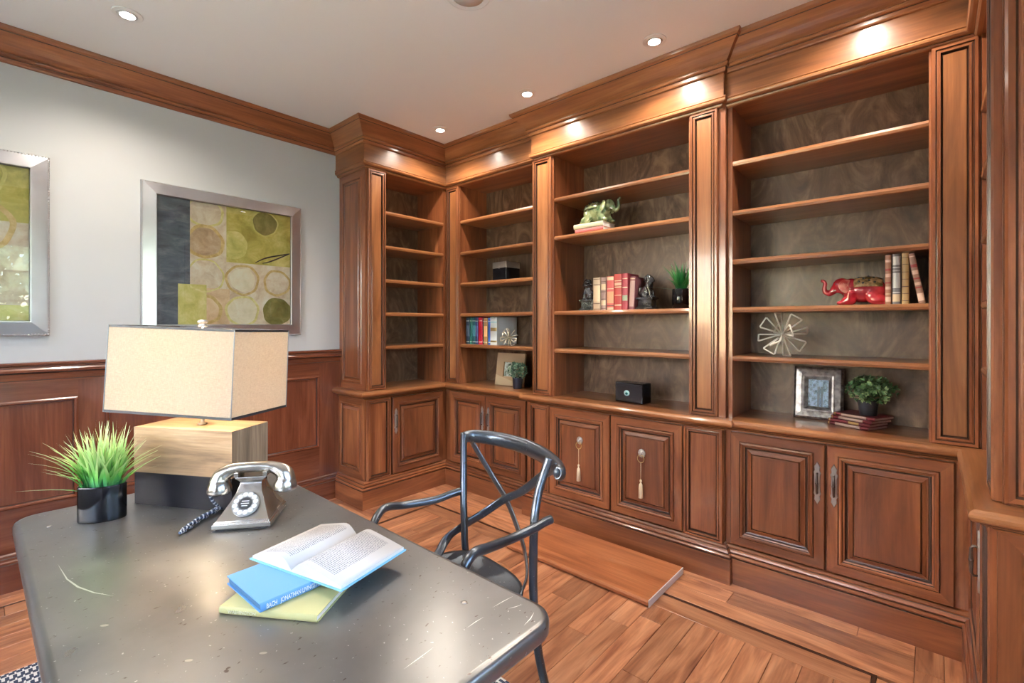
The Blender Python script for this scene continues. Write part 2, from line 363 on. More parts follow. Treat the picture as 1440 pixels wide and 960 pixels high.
# wainscot, chair rail and baseboard of the left wall
XW = -3.50
w0 = MB()
panels = [(-1.16, -.93), (-.87, .385), (.50, 1.75)]
ys = [YN] + [v for p in panels for v in p] + [1.93]
for i in range(0, len(ys), 2): w0.box(XL, XW, ys[i], ys[i+1], .14, 1.09, 0)
for a, b in panels: w0.box(XL, XW, a, b, .14, .41, 1).box(XL, XW, a, b, .955, 1.09, 1)
w0.build('wainscot_frame', [WNZ, WNY], wlft)
for a, b in panels:
    p = MB().ring((XW, a, .41), BY, BX, b-a, .545, [(0, -.002), (0, .004), (.006, .009), (.014, .009), (.018, .003), (.021, -.010, 'd'), (.026, -.010)], 0, 1, 2)
    p.build('wainscot_panel', [WNZ, WNY, DARK], wlft)
rail = [(0, 1.045), (.024, 1.047), (.024, 1.055), (.020, 1.058, 2), (.022, 1.075), (.030, 1.088), (.036, 1.092), (.034, 1.096, 2), (.05, 1.100), (.052, 1.112), (.046, 1.120), (.042, 1.122, 2), (.04, 1.130), (.052, 1.136), (.055, 1.145), (.05, 1.150), (0, 1.151)]
tag(MB().sweep(rail, [(XL, YN), (XL, 1.93)]).build('trim_2', [WNY, WNY, DARK]), 'red-brown chair rail capping the wainscot of the left wall', kind='structure')
bb = [(0, 0), (.045, 0), (.045, .138), (.040, .141, 2), (.040, .150), (.034, .155), (.032, .166), (.028, .169, 2), (.026, .180), (.018, .190), (0, .191)]
tag(MB().sweep(bb, [(XL, YN), (XL, 1.92)]).build('baseboard_left', [WNY, WNY, DARK]), 'wooden baseboard under the wainscot', kind='structure')
tag(MB().sweep(bb, [(XR, 1.84), (XR, YN)]).build('baseboard_right', [WNY, WNY, DARK]), None, kind='structure')
tag(MB().sweep(bb, [(XR, YN), (XL, YN)]).build('baseboard_front', [WNY, WNY, DARK]), None, kind='structure')

# ------------------------------------------------------------------ built-in cabinets
PP = [(XL, 1.866), (-3.084, 1.866), (-3.084, 2.645), (-2.19, 2.645), (-2.19, 2.585), (-.785, 2.585), (-.785, 2.615), (.085, 2.615), (.085, 1.795), (XR, 1.795)]
plinth = [(-.04, 0), (0, 0), (0, .131), (-.006, .134, 2), (-.001, .139), (-.001, .144), (-.005, .149), (-.010, .151), (-.014, .153, 2), (-.010, .159), (-.014, .167), (-.021, .171), (-.025, .173, 2), (-.024, .179), (-.031, .187), (-.046, .191)]
nose = [(-.045, .788), (-.040, .789), (-.036, .795), (-.034, .798, 2), (-.022, .802), (-.012, .808), (-.008, .812, 2), (.004, .815), (.010, .820), (.014, .828), (.014, .836), (.010, .844), (.002, .849), (-.012, .850), (-.05, .850)]
# worktop
wt = thing('worktop', 'continuous cherry worktop with rounded nosing running round three walls', 'worktop', (-1.5, 2.8, .79))
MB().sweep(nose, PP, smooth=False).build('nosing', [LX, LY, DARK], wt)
def inset(path, d):
    P = [Vector(p) for p in path]; out = []
    for i in range(len(P)):
        ns = []
        for a, b in ((i-1, i), (i, i+1)):
            if a >= 0 and b < len(P): t = (P[b]-P[a]).normalized(); ns.append(Vector((t.y, -t.x)))
        mm = ns[0] if len(ns) == 1 else (ns[0]+ns[1])/(1+ns[0].dot(ns[1])); out.append(P[i]+mm*d)
    return [tuple(p) for p in out]
ip = inset(PP, -.05)
m = MB()
m.box(XL, ip[1][0], ip[1][1], YB, .80, .850, 1); m.box(ip[1][0], ip[8][0], max(ip[2][1], ip[5][1]), YB, .80, .850, 0)
m.box(ip[4][0], ip[5][0], ip[4][1], max(ip[2][1], ip[5][1]), .80, .850, 0); m.box(ip[6][0], ip[7][0], ip[6][1], ip[2][1], .80, .850, 0); m.box(ip[7][0], XR, ip[8][1], YB, .80, .850, 1)
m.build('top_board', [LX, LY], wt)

DOORF = [(0, 0, 'd'), (0, .015, 'd'), (.004, .021), (.044, .021), (.046, .0185, 'd'), (.049, .027), (.056, .028), (.062, .023), (.064, .018, 'd'), (.070, .016), (.074, .008, 'd'), (.080, .006, 'd')]
DOORP = [(.078, .004), (.081, .009, 'd'), (.086, .0095), (.101, .017), (.103, .013, 'd'), (.107, .0205), (.111, .021)]
PILF = [(0, 0), (0, .014), (.003, .018), (.013, .018), (.016, .012, 'd'), (.019, .0125), (.022, .0165), (.029, .0165), (.033, .004, 'd')]
PILP = [(.031, .002), (.036, .0055, 'd'), (.038, .0065)]
ENDF = [(0, 0), (0, .002), (.045, .002), (.049, .010), (.058, .010), (.062, .004), (.065, -.004, 'd')]
ENDP = [(.063, -.006), (.068, -.002, 'd'), (.086, .006), (.088, .003, 'd'), (.091, .006)]
M3 = {'v': WZ}
def panel_part(name, parent, O, u, nr, w, h, F, P, hm):
    a = MB().ring(O, u, nr, w, h, F, 0, 1, 2, center=False).build(name, [WZ, hm, DARK], parent)
    sub = MB().ring(O, u, nr, w, h, P, 0, 1, 2)
    # sub-part: same world offset because parent origin equals its own parent's origin
    me_off = Vector(world_loc(a)); b = sub.build('raised_panel', [LZ if name == 'pilaster' and O[2] > .8 else WZ, hm, DARK], a)
    return a
def pull(parent, c, u, nr):   # backplate with pointed ends and a bar pull; c = centre on the door face
    c, u, nr = Vector(c), Vector(u), Vector(nr); m = MB()
    outl = [(-.012, -.078), (0, -.100), (.012, -.078), (.010, -.06), (.015, -.05), (.012, -.035), (.012, .035), (.015, .05), (.010, .06), (.012, .078), (0, .100), (-.012, .078), (-.010, .06), (-.015, .05), (-.012, .035), (-.012, -.035), (-.015, -.05), (-.010, -.06)]
    k = len(outl); n = m.add([c+u*a+BZ*b for a, b in outl]+[c+u*a*.85+BZ*b*.98+nr*.004 for a, b in outl])
    m.face([n+k+i for i in range(k)])
    for i in range(k): j = (i+1) % k; m.face([n+i, n+j, n+k+j, n+k+i])
    h = m.build('handle', SILV, parent)
    tag(h, 'aged silver handle with pointed backplate')
    t = MB(); t.tube([c+nr*.002+BZ*.045, c+nr*.014+BZ*.047, c+nr*.019+BZ*.038, c+nr*.019, c+nr*.019-BZ*.038, c+nr*.014-BZ*.047, c+nr*.002-BZ*.045], [.004, .004, .0045, .006, .0045, .004, .004], n=8)
    t.ell(c+nr*.019, (.007, .007, .007)); t.build('handle_bar', DNICK, parent)
def door(root, O, u, nr, w, h, hm, handle=None):
    d = panel_part('door', root, O, u, nr, w, h, DOORF, DOORP, hm)
    if handle is not None: pull(d, Vector(O)+Vector(u)*handle+BZ*(.60-O[2])+Vector(nr)*.021, u, nr)
    return d
D0, DH = .196, .588     # door bottom and height
def base_cab(name, label, loc, body, segs):
    body = [(max(b[0], XL+.03), min(b[1], XR-.03), b[2], YB-.03, .004, b[5]) for b in body]
    r = thing(name, label, 'cabinet', loc)
    m = MB()
    for b in body: m.box(*b, 1)
    m.build('carcass', [WX, WZ], r)
    MB().sweep(plinth, PP, segs=segs).build('plinth', [WX, WY, DARK], r)
    return r
bl = base_cab('base_cabinet', 'base cabinet in the left corner with panelled end and one door', (-3.3, 2.3, 0), [(XL, -3.129, 1.911, YB, .0, .80)], [0, 1])
panel_part('end_panel', bl, (-3.515, 1.911, .19), BX, -BY, .382, .60, ENDF, ENDP, WX)
panel_part('pilaster', bl, (-3.129, 1.922, .188), BY, BX, .202, .602, PILF, PILP, WY)
door(bl, (-3.129, 2.140, D0), BY, BX, .505, DH, WY, .028)
b1 = base_cab('base_cabinet', 'two-door base cabinet behind the chair, next to the left corner', (-2.6, 2.85, 0), [(-3.129, -2.145, 2.690, YB, 0, .80)], [2, 3])
door(b1, (-3.052, 2.690, D0), BX, -BY, .412, DH, WX, .412-.03); door(b1, (-2.634, 2.690, D0), BX, -BY, .405, DH, WX, .03)
b2 = base_cab('base_cabinet', 'middle base cabinet with two lion-knob doors and narrow side panels', (-1.5, 2.8, 0), [(-2.145, -.83, 2.630, YB, 0, .80)], [4, 5])
panel_part('pilaster', b2, (-2.180, 2.630, .188), BX, -BY, .200, .602, PILF, PILP, WX) if False else panel_part('pilaster', b2, (-2.142, 2.630, .188), BX, -BY, .168, .602, PILF, PILP, WX)
dA = door(b2, (-1.966, 2.630, D0), BX, -BY, .465, DH, WX); dB = door(b2, (-1.494, 2.630, D0), BX, -BY, .448, DH, WX)
panel_part('pilaster', b2, (-1.040, 2.630, .188), BX, -BY, .208, .602, PILF, PILP, WX)
b3 = base_cab('base_cabinet', 'two-door base cabinet at the right with a handle pair at its centre', (-.35, 2.85, 0), [(-.83, .13, 2.660, YB, 0, .80)], [6])
door(b3, (-.800, 2.660, D0), BX, -BY, .420, DH, WX, .420-.03); door(b3, (-.374, 2.660, D0), BX, -BY, .440, DH, WX, .03)
br = base_cab('base_cabinet', 'base cabinet of the right-hand wing with its panelled end facing the desk', (.33, 2.3, 0), [(.13, XR, 1.84, YB, 0, .80)], [7, 8])
panel_part('pilaster', br, (.130, 2.055, .188), -BY, -BX, .205, .602, PILF, PILP, WY)
door(br, (.130, 2.600, D0), -BY, -BX, .530, DH, WY, .50)
panel_part('end_panel', br, (.130, 1.84, .19), BX, -BY, .385, .60, ENDF, ENDP, WX)

# lion-head knobs with rings on the middle doors
def lion_knob(parent, x, y, z):
    m = MB(); m.ell((x, y-.006, z), (.020, .010, .022), nu=14)
    for k in range(12):
        a = 2*PI*k/12; m.ell((x+.017*math.cos(a), y-.007, z+.019*math.sin(a)), (.007, .006, .007), nu=8, nv=6)
    m.ell((x, y-.017, z-.004), (.008, .010, .008), nu=10, nv=6); m.ell((x-.008, y-.014, z+.006), (.004,)*3, nu=8, nv=6); m.ell((x+.008, y-.014, z+.006), (.004,)*3, nu=8, nv=6)
    k = m.build('knob', SILV, parent); tag(k, 'silver lion-head knob')
    r = MB(); r.tube([(x+.021*math.sin(a), y-.019, z-.030+.022*math.cos(a)) for a in [2*PI*i/20 for i in range(21)]], .0022, n=6, cap=False)
    tag(r.build('ring', GOLD, parent), 'brass ring of the knob')
def tassel(x, y, z, label):
    r = thing('tassel', label, 'tassel', (x, y-.02, z-.30), group=None)
    MB().tube([(x, y-.019, z-.052), (x+.001, y-.021, z-.10), (x, y-.020, z-.150)], .0016, n=6).build('cord', CREAM, r)
    MB().lathe([(.002, 0), (.006, -.004), (.007, -.012), (.004, -.018), (.004, -.021), (.010, -.030), (.012, -.05), (.0135, -.108), (.010, -.109)], (x, y-.020, z-.15), n=12, smooth=True).build('tassel_head', CREAM, r)
lion_knob(dA, -1.715, 2.611, .595); lion_knob(dB, -1.283, 2.611, .590)
tassel(-1.715, 2.611, .595, 'cream tassel hanging from the knob of the middle cabinet’s left door')
tassel(-1.283, 2.611, .590, 'cream tassel hanging from the knob of the middle cabinet’s right door')

# upper bookcases
U1, U2, U3, UL, UR = 2.705, 2.645, 2.675, -3.144, .145
SHZ = [1.180, 1.437, 1.692, 1.950, 2.213]
arch = [(-.033, 2.497), (-.018, 2.498), (-.012, 2.503), (-.010, 2.510), (-.012, 2.513, 2), (.002, 2.515), (.010, 2.521), (.013, 2.529), (.010, 2.535, 0), (.014, 2.538), (.014, 2.543), (.004, 2.546, 2), (0, 2.548)]
arch = [q if len(q) == 2 or q[2] == 2 else q[:2] for q in arch]
frz = [(0, 2.546), (0, 2.672)]
def shelf_x(root, x0, x1, yf, z):
    p = [(-(3.018-yf), z), (-(3.018-yf), z-.026), (-.006, z-.028), (.001, z-.025), (.004, z-.014), (.001, z-.003), (-.006, z)]
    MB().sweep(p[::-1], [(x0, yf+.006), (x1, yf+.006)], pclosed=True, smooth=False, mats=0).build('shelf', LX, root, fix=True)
def shelf_side(root, y0, y1, xf, xb, z, right=False):
    d = abs(xb-xf)
    p = [(-d, z), (-d, z-.026), (-.006, z-.028), (.001, z-.025), (.004, z-.014), (.001, z-.003), (-.006, z)]
    path = [(xf, y0), (xf, y1)] if not right else [(xf, y1), (xf, y0)]
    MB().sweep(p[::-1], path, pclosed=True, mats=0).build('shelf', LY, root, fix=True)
def bookcase(label, loc): return thing('bookcase', label, 'bookcase', loc)
def frieze(root, segs):
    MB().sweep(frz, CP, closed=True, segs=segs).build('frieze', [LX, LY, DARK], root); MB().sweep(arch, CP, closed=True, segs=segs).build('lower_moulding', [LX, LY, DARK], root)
Z0, ZT = .850, 2.500
# left wing
kL = bookcase('open bookcase of the left wing with five empty shelves', (-3.33, 2.3, Z0))
MB().box(XL+.001, UL-.02, 1.926, 1.946, Z0, ZT).build('side_panel', WZ, kL); MB().box(XL+.001, UL-.02, 2.672, 2.692, Z0, ZT).build('side_panel', WZ, kL)
MB().box(XL, -3.500, 1.946, 2.672, Z0, ZT).build('back_panel', WBACK, kL)
MB().box(XL, UL, 1.926, 2.70, ZT, 2.67).build('top_board', WY, kL)
MB().box(UL-.02, UL, 1.926, 2.095, Z0, ZT).build('face_frame', WZ, kL); MB().box(UL-.02, UL-.0005, 2.672, 2.70, Z0, ZT).build('face_frame', WZ, kL)
panel_part('end_panel', kL, (-3.516, 1.926, Z0+.004), BX, -BY, .368, 1.646, ENDF, ENDP, WX)
panel_part('pilaster', kL, (UL, 1.940, Z0+.003), BY, BX, .152, 1.648, PILF, PILP, WY)
for z in SHZ: shelf_side(kL, 1.946, 2.672, UL, -3.500, z)
frieze(kL, [1, 2])
def bay(label, x0, x1, o0, o1, U, sh, segs, pil, loc):
    k = bookcase(label, loc)
    MB().box(o0-.02, o0, U+.02, YB-.001, Z0, ZT).build('side_panel', WZ, k); MB().box(o1, o1+.02, U+.02, YB-.001, Z0, ZT).build('side_panel', WZ, k)
    MB().box(o0, o1, 3.02, YB, Z0, ZT).build('back_panel', WBACK, k)
    MB().box(x0, x1, U, YB, ZT, 2.67).build('top_board', WX, k)
    MB().box(x0+.0005, o0, U, U+.02, Z0, ZT).build('face_frame', WZ, k); MB().box(o1, x1-.0005, U, U+.02, Z0, ZT).build('face_frame', WZ, k)
    for a, b in pil: panel_part('pilaster', k, (a, U, Z0+.003), BX, -BY, b-a, 1.648, PILF, PILP, WX)
    for z in sh: shelf_x(k, o0, o1, U, z)
    frieze(k, segs); return k
k1 = bay('narrow bookcase next to the left corner, with a black box and coloured books', UL, -2.14, -2.967, -2.174, U1, SHZ, [3, 4], [(-3.124, -2.976)], (-2.6, 2.87, Z0))
k2 = bay('middle bookcase with green elephant and red-bound books', -2.14, -.825, -1.951, -1.020, U2, [SHZ[0], SHZ[1], SHZ[3], SHZ[4]], [5, 6], [(-2.128, -1.966), (-1.010, -.862)], (-1.5, 2.84, Z0))
k3 = bay('wide right-hand bookcase with red elephant and wire flower', -.825, UR, -.800, -.014, U3, SHZ, [7], [(-.006, .138)], (-.35, 2.86, Z0))
kR = bookcase('bookcase of the right-hand wing seen almost edge-on', (.33, 2.3, Z0))
MB().box(UR+.02, XR-.001, 1.89, 1.91, Z0, ZT).build('side_panel', WZ, kR); MB().box(UR, XR-.001, 2.655, 2.675, Z0, ZT).build('side_panel', WZ, kR)
MB().box(.50, XR, 1.91, 2.655, Z0, ZT).build('back_panel', WBACK, kR)
MB().box(UR, XR, 1.89, 2.675, ZT, 2.67).build('top_board', WY, kR)
MB().box(UR, UR+.02, 1.89, 2.075, Z0, ZT).build('face_frame', WZ, kR)
PILD = [(q[0], q[1]*1.25, *q[2:]) for q in PILF]
panel_part('pilaster', kR, (UR, 2.06, Z0+.003), -BY, -BX, .155, 1.648, PILD, PILP, WY)
panel_part('end_panel', kR, (UR+.003, 1.89, Z0+.004), BX, -BY, .368, 1.646, [(0, 0), (0, .004), (.006, .012), (.020, .012), (.026, .004, 'd'), (.030, .004)], [(.030, .004), (.034, .006)], WX)
for z in SHZ: shelf_side(kR, 1.91, 2.655, UR, .50, z, True)
frieze(kR, [8, 9])

# loose shelf board on the floor
lb = thing('shelf_board', 'spare cherry shelf board lying on the floor in front of the cabinets', 'board', (-1.45, 2.33, 0))
RB = wood('red_cherry_x', (.27, .080, .028), (.40, .135, .05), (.50, .19, .075), 0)
MB().box(-1.925, -1.016, 2.142, 2.545, .001, .034).build('board', RB, lb)
MB().sweep([(0, .002), (.010, .004), (.016, .012), (.016, .024), (.010, .032), (0, .034)], [(-1.925, 2.142), (-1.016, 2.142)]).build('nosing', [RB], lb)
MB().box(-1.016, -1.012, 2.130, 2.545, .001, .034).build('end_cap', WHITE, lb)

# ------------------------------------------------------------------ ceiling fittings
EMIT = plain('lit_lens', (1, 1, 1), .3); EMIT.node_tree.nodes['Principled BSDF'].inputs['Emission Color'].default_value = (1, .93, .84, 1)
EMIT.node_tree.nodes['Principled BSDF'].inputs['Emission Strength'].default_value = 22
BAFF = plain('satin_reflector', (.7, .7, .7), .3, .6)
DL = ['recessed ceiling downlight above the desk lamp, leftmost in view', 'recessed ceiling downlight above the middle of the desk', 'recessed ceiling downlight before the wide right-hand bookcase, above the picture’s top edge',
      'recessed ceiling downlight near the step in the crown moulding, rightmost in view', 'recessed ceiling downlight before the middle bookcase', 'recessed ceiling downlight nearest the left corner of the bookcases']
for (x, y), lb_ in zip(DOWNLIGHTS, DL):
    r = thing('ceiling_light', lb_, 'light', (x, y, ZC), group='recessed ceiling downlights')
    MB().lathe([(.052, -.002), (.058, -.004), (.060, -.003), (.060, -.0002)][::-1] + [(.040, -.006)], (x, y, ZC), n=32).build('trim_ring', WHITE, r)
    MB().lathe([(.0405, -.0062), (.034, -.008), (.030, -.0085)], (x, y, ZC), n=28).build('lens_ring', BAFF, r)
    MB().lathe([(.0305, -.0085), (.024, -.010), (.006, -.011)], (x, y, ZC), n=24).build('lens', EMIT, r)
    d = bpy.data.lights.new('downlight', 'SPOT'); d.energy = DOWN_POWER; d.color = (1, .90, .78); d.spot_size = 2.55; d.spot_blend = .7; d.shadow_soft_size = .035
    o = bpy.data.objects.new('downlight', d); COL.objects.link(o); o.location = (x, y, ZC-.03)
sp = thing('ceiling_speaker', 'round white speaker grille flush in the ceiling at the top edge', 'speaker', (-1.56, 1.47, ZC))
MB().lathe([(.100, -.0002), (.100, -.005), (.094, -.008), (.090, -.006)], (-1.56, 1.47, ZC), n=40).build('trim_ring', WHITE, sp)
MB().lathe([(.090, -.0055), (.02, -.0075)], (-1.56, 1.47, ZC), n=32).build('grille', plain('grille_mesh', (.66, .66, .65), .5), sp)


# ------------------------------------------------------------------ rug
def rug_mat():
    m, nt, b = mat_base('woven_rug')
    tc = N(nt, 'TexCoord'); sep = N(nt, 'SeparateXYZ'); nt.links.new(tc.outputs['Object'], sep.inputs[0])
    def fr(src, f, off=0.0):
        a = N(nt, 'Math', operation='MULTIPLY_ADD'); a.inputs[1].default_value = f; a.inputs[2].default_value = off; nt.links.new(src, a.inputs[0])
        q = N(nt, 'Math', operation='FRACT'); nt.links.new(a.outputs[0], q.inputs[0]); return q.outputs[0], a.outputs[0]
    def lt(x, v): q = N(nt, 'Math', operation='LESS_THAN'); q.inputs[1].default_value = v; nt.links.new(x, q.inputs[0]); return q.outputs[0]
    def op(o, x, y): q = N(nt, 'Math', operation=o); nt.links.new(x, q.inputs[0]); nt.links.new(y, q.inputs[1]); return q.outputs[0]
    fx, rx = fr(sep.outputs['X'], 22); fy, ry = fr(sep.outputs['Y'], 48)
    band, _ = fr(sep.outputs['X'], 11)
    a = op('MULTIPLY', lt(fx, .62), lt(fy, .55))       # dashes
    fx2, _ = fr(sep.outputs['X'], 22, .5); fy2, _ = fr(sep.outputs['Y'], 48, .5)
    c = op('MULTIPLY', lt(fx2, .38), lt(fy2, .75))
    tot = op('MAXIMUM', a, c)
    mx = N(nt, 'Mix', data_type='RGBA'); nt.links.new(tot, mx.inputs[0]); mx.inputs[6].default_value = (.70, .70, .68, 1); mx.inputs[7].default_value = (.03, .045, .085, 1)
    nt.links.new(mx.outputs[2], b.inputs['Base Color']); b.inputs['Roughness'].default_value = .9
    bp = N(nt, 'Bump'); bp.inputs['Strength'].default_value = .4; bp.inputs['Distance'].default_value = .003; nt.links.new(tot, bp.inputs['Height']); nt.links.new(bp.outputs[0], b.inputs['Normal'])
    return m
rug = bevel(MB().box(-2.668, -.42, -.95, 1.334, .0005, .008).build('rug', rug_mat()), .003)
tag(rug, 'flat-woven white and navy rug lying under the desk', 'rug')

# ------------------------------------------------------------------ desk
dk = thing('desk', 'worn grey steel desk with rounded corners, standing on the rug', 'desk', (-1.34, .44, .008))
def rrect(x0, x1, y0, y1, r, n=8):
    out = []
    for cx, cy, a in ((x1-r, y1-r, 0), (x0+r, y1-r, 90), (x0+r, y0+r, 180), (x1-r, y0+r, 270)):
        out += [(cx+r*math.cos(math.radians(a+90*i/n)), cy+r*math.sin(math.radians(a+90*i/n))) for i in range(n+1)]
    return out
DX0, DX1, DY0, DY1 = -2.098, -.572, .080, .800
m = MB(); R = []
for off, z in ((.012, .722), (.003, .724), (0, .730), (0, .748), (.003, .755), (.009, .7592), (.016, .760)):
    R.append(m.add([(x, y, z) for x, y in rrect(DX0+off, DX1-off, DY0+off, DY1-off, .060-off)]))
k = 36
for i in range(len(R)-1):
    for j in range(k): l = (j+1) % k; m.face([R[i]+j, R[i]+l, R[i+1]+l, R[i+1]+j], 0, True)
m.face([R[-1]+j for j in range(k)]); m.face([R[0]+j for j in range(k)][::-1])
m.build('desk_top', DESKM, dk)
ap = MB(); ap.box(DX0+.11, DX1-.11, DY0+.085, DY0+.088, .65, .722).box(DX0+.11, DX1-.11, DY1-.088, DY1-.085, .65, .722).box(DX0+.11, DX0+.113, DY0+.088, DY1-.088, .65, .722).box(DX1-.113, DX1-.11, DY0+.088, DY1-.088, .65, .722)
ap.build('apron', CHAIRM, dk)
for sx in (DX0+.13, DX1-.13):
    for sy in (DY0+.105, DY1-.105):
        m = MB(); n = m.add([(sx-.016, sy-.016, .008), (sx+.016, sy-.016, .008), (sx+.016, sy+.016, .008), (sx-.016, sy+.016, .008), (sx-.024, sy-.024, .722), (sx+.024, sy-.024, .722), (sx+.024, sy+.024, .722), (sx-.024, sy+.024, .722)])
        for q in ((0,3,2,1),(4,5,6,7),(0,1,5,4),(1,2,6,5),(2,3,7,6),(3,0,4,7)): m.face([n+i for i in q])
        m.build('leg', CHAIRM, dk)
for x, y in ((-.745, .690), (-.80, .30), (-1.93, .15)): MB().lathe([(.0065, 0), (.0065, .0008), (.004, .0018), (.001, .002)], (x, y, .7598), n=14).build('rivet', NICK, dk)
SCR = plain('bright_scratch', (.72, .72, .70), .3, .8)
def scratch(pts, w):
    m = MB(); P = [Vector((a, b, .7603)) for a, b in pts]
    for i in range(len(P)-1):
        d = (P[i+1]-P[i]).normalized(); nn = Vector((-d.y, d.x, 0)); w0 = w*math.sin(PI*(i+.02)/(len(P)-1)); w1 = w*math.sin(PI*min(i+1, len(P)-1.02)/(len(P)-1))
        n = m.add([P[i]-nn*w0, P[i+1]-nn*w1, P[i+1]+nn*w1, P[i]+nn*w0]); m.face([n, n+1, n+2, n+3])
    m.build('scratch', SCR, dk)
scratch([(-1.611, .140), (-1.50, .146), (-1.437, .158), (-1.38, .178), (-1.331, .204)], .0020)
scratch([(-.678, .635), (-.679, .66), (-.678, .683)], .0009); scratch([(-.687, .717), (-.685, .75), (-.682, .777)], .0011); scratch([(-.678, .488), (-.680, .52), (-.683, .558)], .0008)
scratch([(-.66, .735), (-.653, .75), (-.647, .766)], .0010); scratch([(-.60, .715), (-.604, .74), (-.612, .762)], .0012)
for x, y, w in ((-1.215, .172, .008), (-.978, .252, .007), (-.900, .346, .007), (-.742, .688, .004)):   # small dents
    MB().lathe([(.0002, -.0001), (w*.5, .0002), (w, .0003)][::-1], (x, y, .7600), n=12, sx=1, sy=.45, rot=.8).build('dent', NICK, dk)

# ------------------------------------------------------------------ armchair
ch = thing('armchair', 'dark metal cross-back armchair pushed in behind the desk', 'chair', (-1.24, 1.12, .008))
SH = .455
# seat: dished D-shaped plate
seat = []
for i in range(40):
    a = 2*PI*i/40; ca, sa = math.cos(a), math.sin(a)
    e = 3.2; rr = (abs(ca)**e+abs(sa)**e)**(-1/e); w = .228
    seat.append((-1.222+rr*ca*w*(1-.04*sa), 1.090+rr*sa*.215-.13*ca*w*rr))
m = MB(); R = []
cx = sum(p[0] for p in seat)/40; cy = sum(p[1] for p in seat)/40
for s_, z in ((.93, SH-.03), (1.0, SH-.022), (1.01, SH-.008), (.985, SH), (.93, SH-.002), (.8, SH-.009), (.5, SH-.014), (.2, SH-.015)):
    R.append(m.add([(cx+(x-cx)*s_, cy+(y-cy)*s_, z) for x, y in seat]))
for i in range(len(R)-1):
    for j in range(40): l = (j+1) % 40; m.face([R[i]+j, R[i]+l, R[i+1]+l, R[i+1]+j], 0, True)
m.face([R[-1]+j for j in range(40)]); m.face([R[0]+j for j in range(40)][::-1]); m.build('seat', CHAIRM, ch)
# rear legs run on as the back posts
LP = [(-1.435, 1.40, .001), (-1.425, 1.375, .12), (-1.412, 1.335, .30), (-1.410, 1.312, .46), (-1.417, 1.315, .533), (-1.438, 1.33, .639), (-1.481, 1.37, .767), (-1.522, 1.408, .878)]
RP = [(-1.010, 1.355, .001), (-1.014, 1.325, .088), (-1.018, 1.295, .20), (-1.014, 1.268, .32), (-1.008, 1.25, .454), (-1.008, 1.25, .578), (-1.015, 1.265, .69), (-1.026, 1.30, .765), (-1.024, 1.33, .826), (-1.016, 1.350, .876)]
MB().tube(LP, .0145, n=14, spline=6).build('rear_leg', CHAIRM, ch); MB().tube(RP, .0150, n=14, spline=6).build('rear_leg', CHAIRM, ch)
rail_ = [(-1.516, 1.398, .862), (-1.500, 1.450, .860), (-1.420, 1.510, .850), (-1.291, 1.53, .839), (-1.150, 1.495, .829), (-1.040, 1.425, .826), (-.985, 1.370, .826), (-.978, 1.345, .832)]
MB().tube(rail_, [.022, .028, .031, .033, .032, .031, .029, .020], n=16, spline=6, flat=(1.0, .75), up=(0, 0, 1)).ell((-.979, 1.342, .832), (.013, .010, .018)).build('top_rail', CHAIRM, ch)
sA = [(-1.515, 1.450, .832), (-1.429, 1.485, .698), (-1.341, 1.478, .621), (-1.236, 1.43, .547), (-1.146, 1.37, .499), (-1.062, 1.28, .470), (-1.035, 1.215, .450), (-1.040, 1.17, .425)]
sB = [(-1.000, 1.385, .842), (-1.101, 1.43, .781), (-1.236, 1.462, .679), (-1.337, 1.462, .620), (-1.405, 1.405, .560), (-1.432, 1.325, .530), (-1.432, 1.24, .508), (-1.415, 1.18, .475), (-1.400, 1.14, .452)]
MB().tube(sA, .0180, n=10, spline=6, flat=(.30, 1), up=(.15, 1, .1)).build('cross_strap', CHAIRM, ch)
MB().tube(sB, .0175, n=10, spline=6, flat=(.30, 1), up=(-.45, 1, .25)).build('cross_strap', CHAIRM, ch)
MB().ell((-1.340, 1.462, .622), (.006, .006, .006)).build('rivet', GOLD, ch)
MB().ell((-1.424, 1.322, .533), (.006, .005, .006)).build('rivet', NICK, ch)
aL = [(-1.448, 1.345, .666), (-1.475, 1.29, .655), (-1.505, 1.23, .641), (-1.544, 1.12, .643), (-1.547, 1.04, .657), (-1.530, .99, .648), (-1.505, .95, .615), (-1.47, .93, .54), (-1.45, .92, .45)]
aR = [(-.988, 1.322, .676), (-.993, 1.295, .674), (-1.0, 1.24, .667), (-1.015, 1.15, .660), (-1.014, 1.05, .668), (-1.010, .98, .678), (-1.006, .945, .664), (-1.006, .925, .63), (-1.01, .905, .55), (-1.02, .90, .45)]
MB().tube(aL, .0150, n=14, spline=6).build('arm', CHAIRM, ch); MB().tube(aR, .0150, n=14, spline=6).build('arm', CHAIRM, ch)
MB().tube([(-1.43, .92, .45), (-1.44, .905, .25), (-1.455, .885, .008)], .0145, n=12, spline=4).build('front_leg', CHAIRM, ch)
MB().tube([(-1.03, .91, .45), (-1.02, .895, .25), (-1.01, .875, .008)], .0145, n=12, spline=4).build('front_leg', CHAIRM, ch)

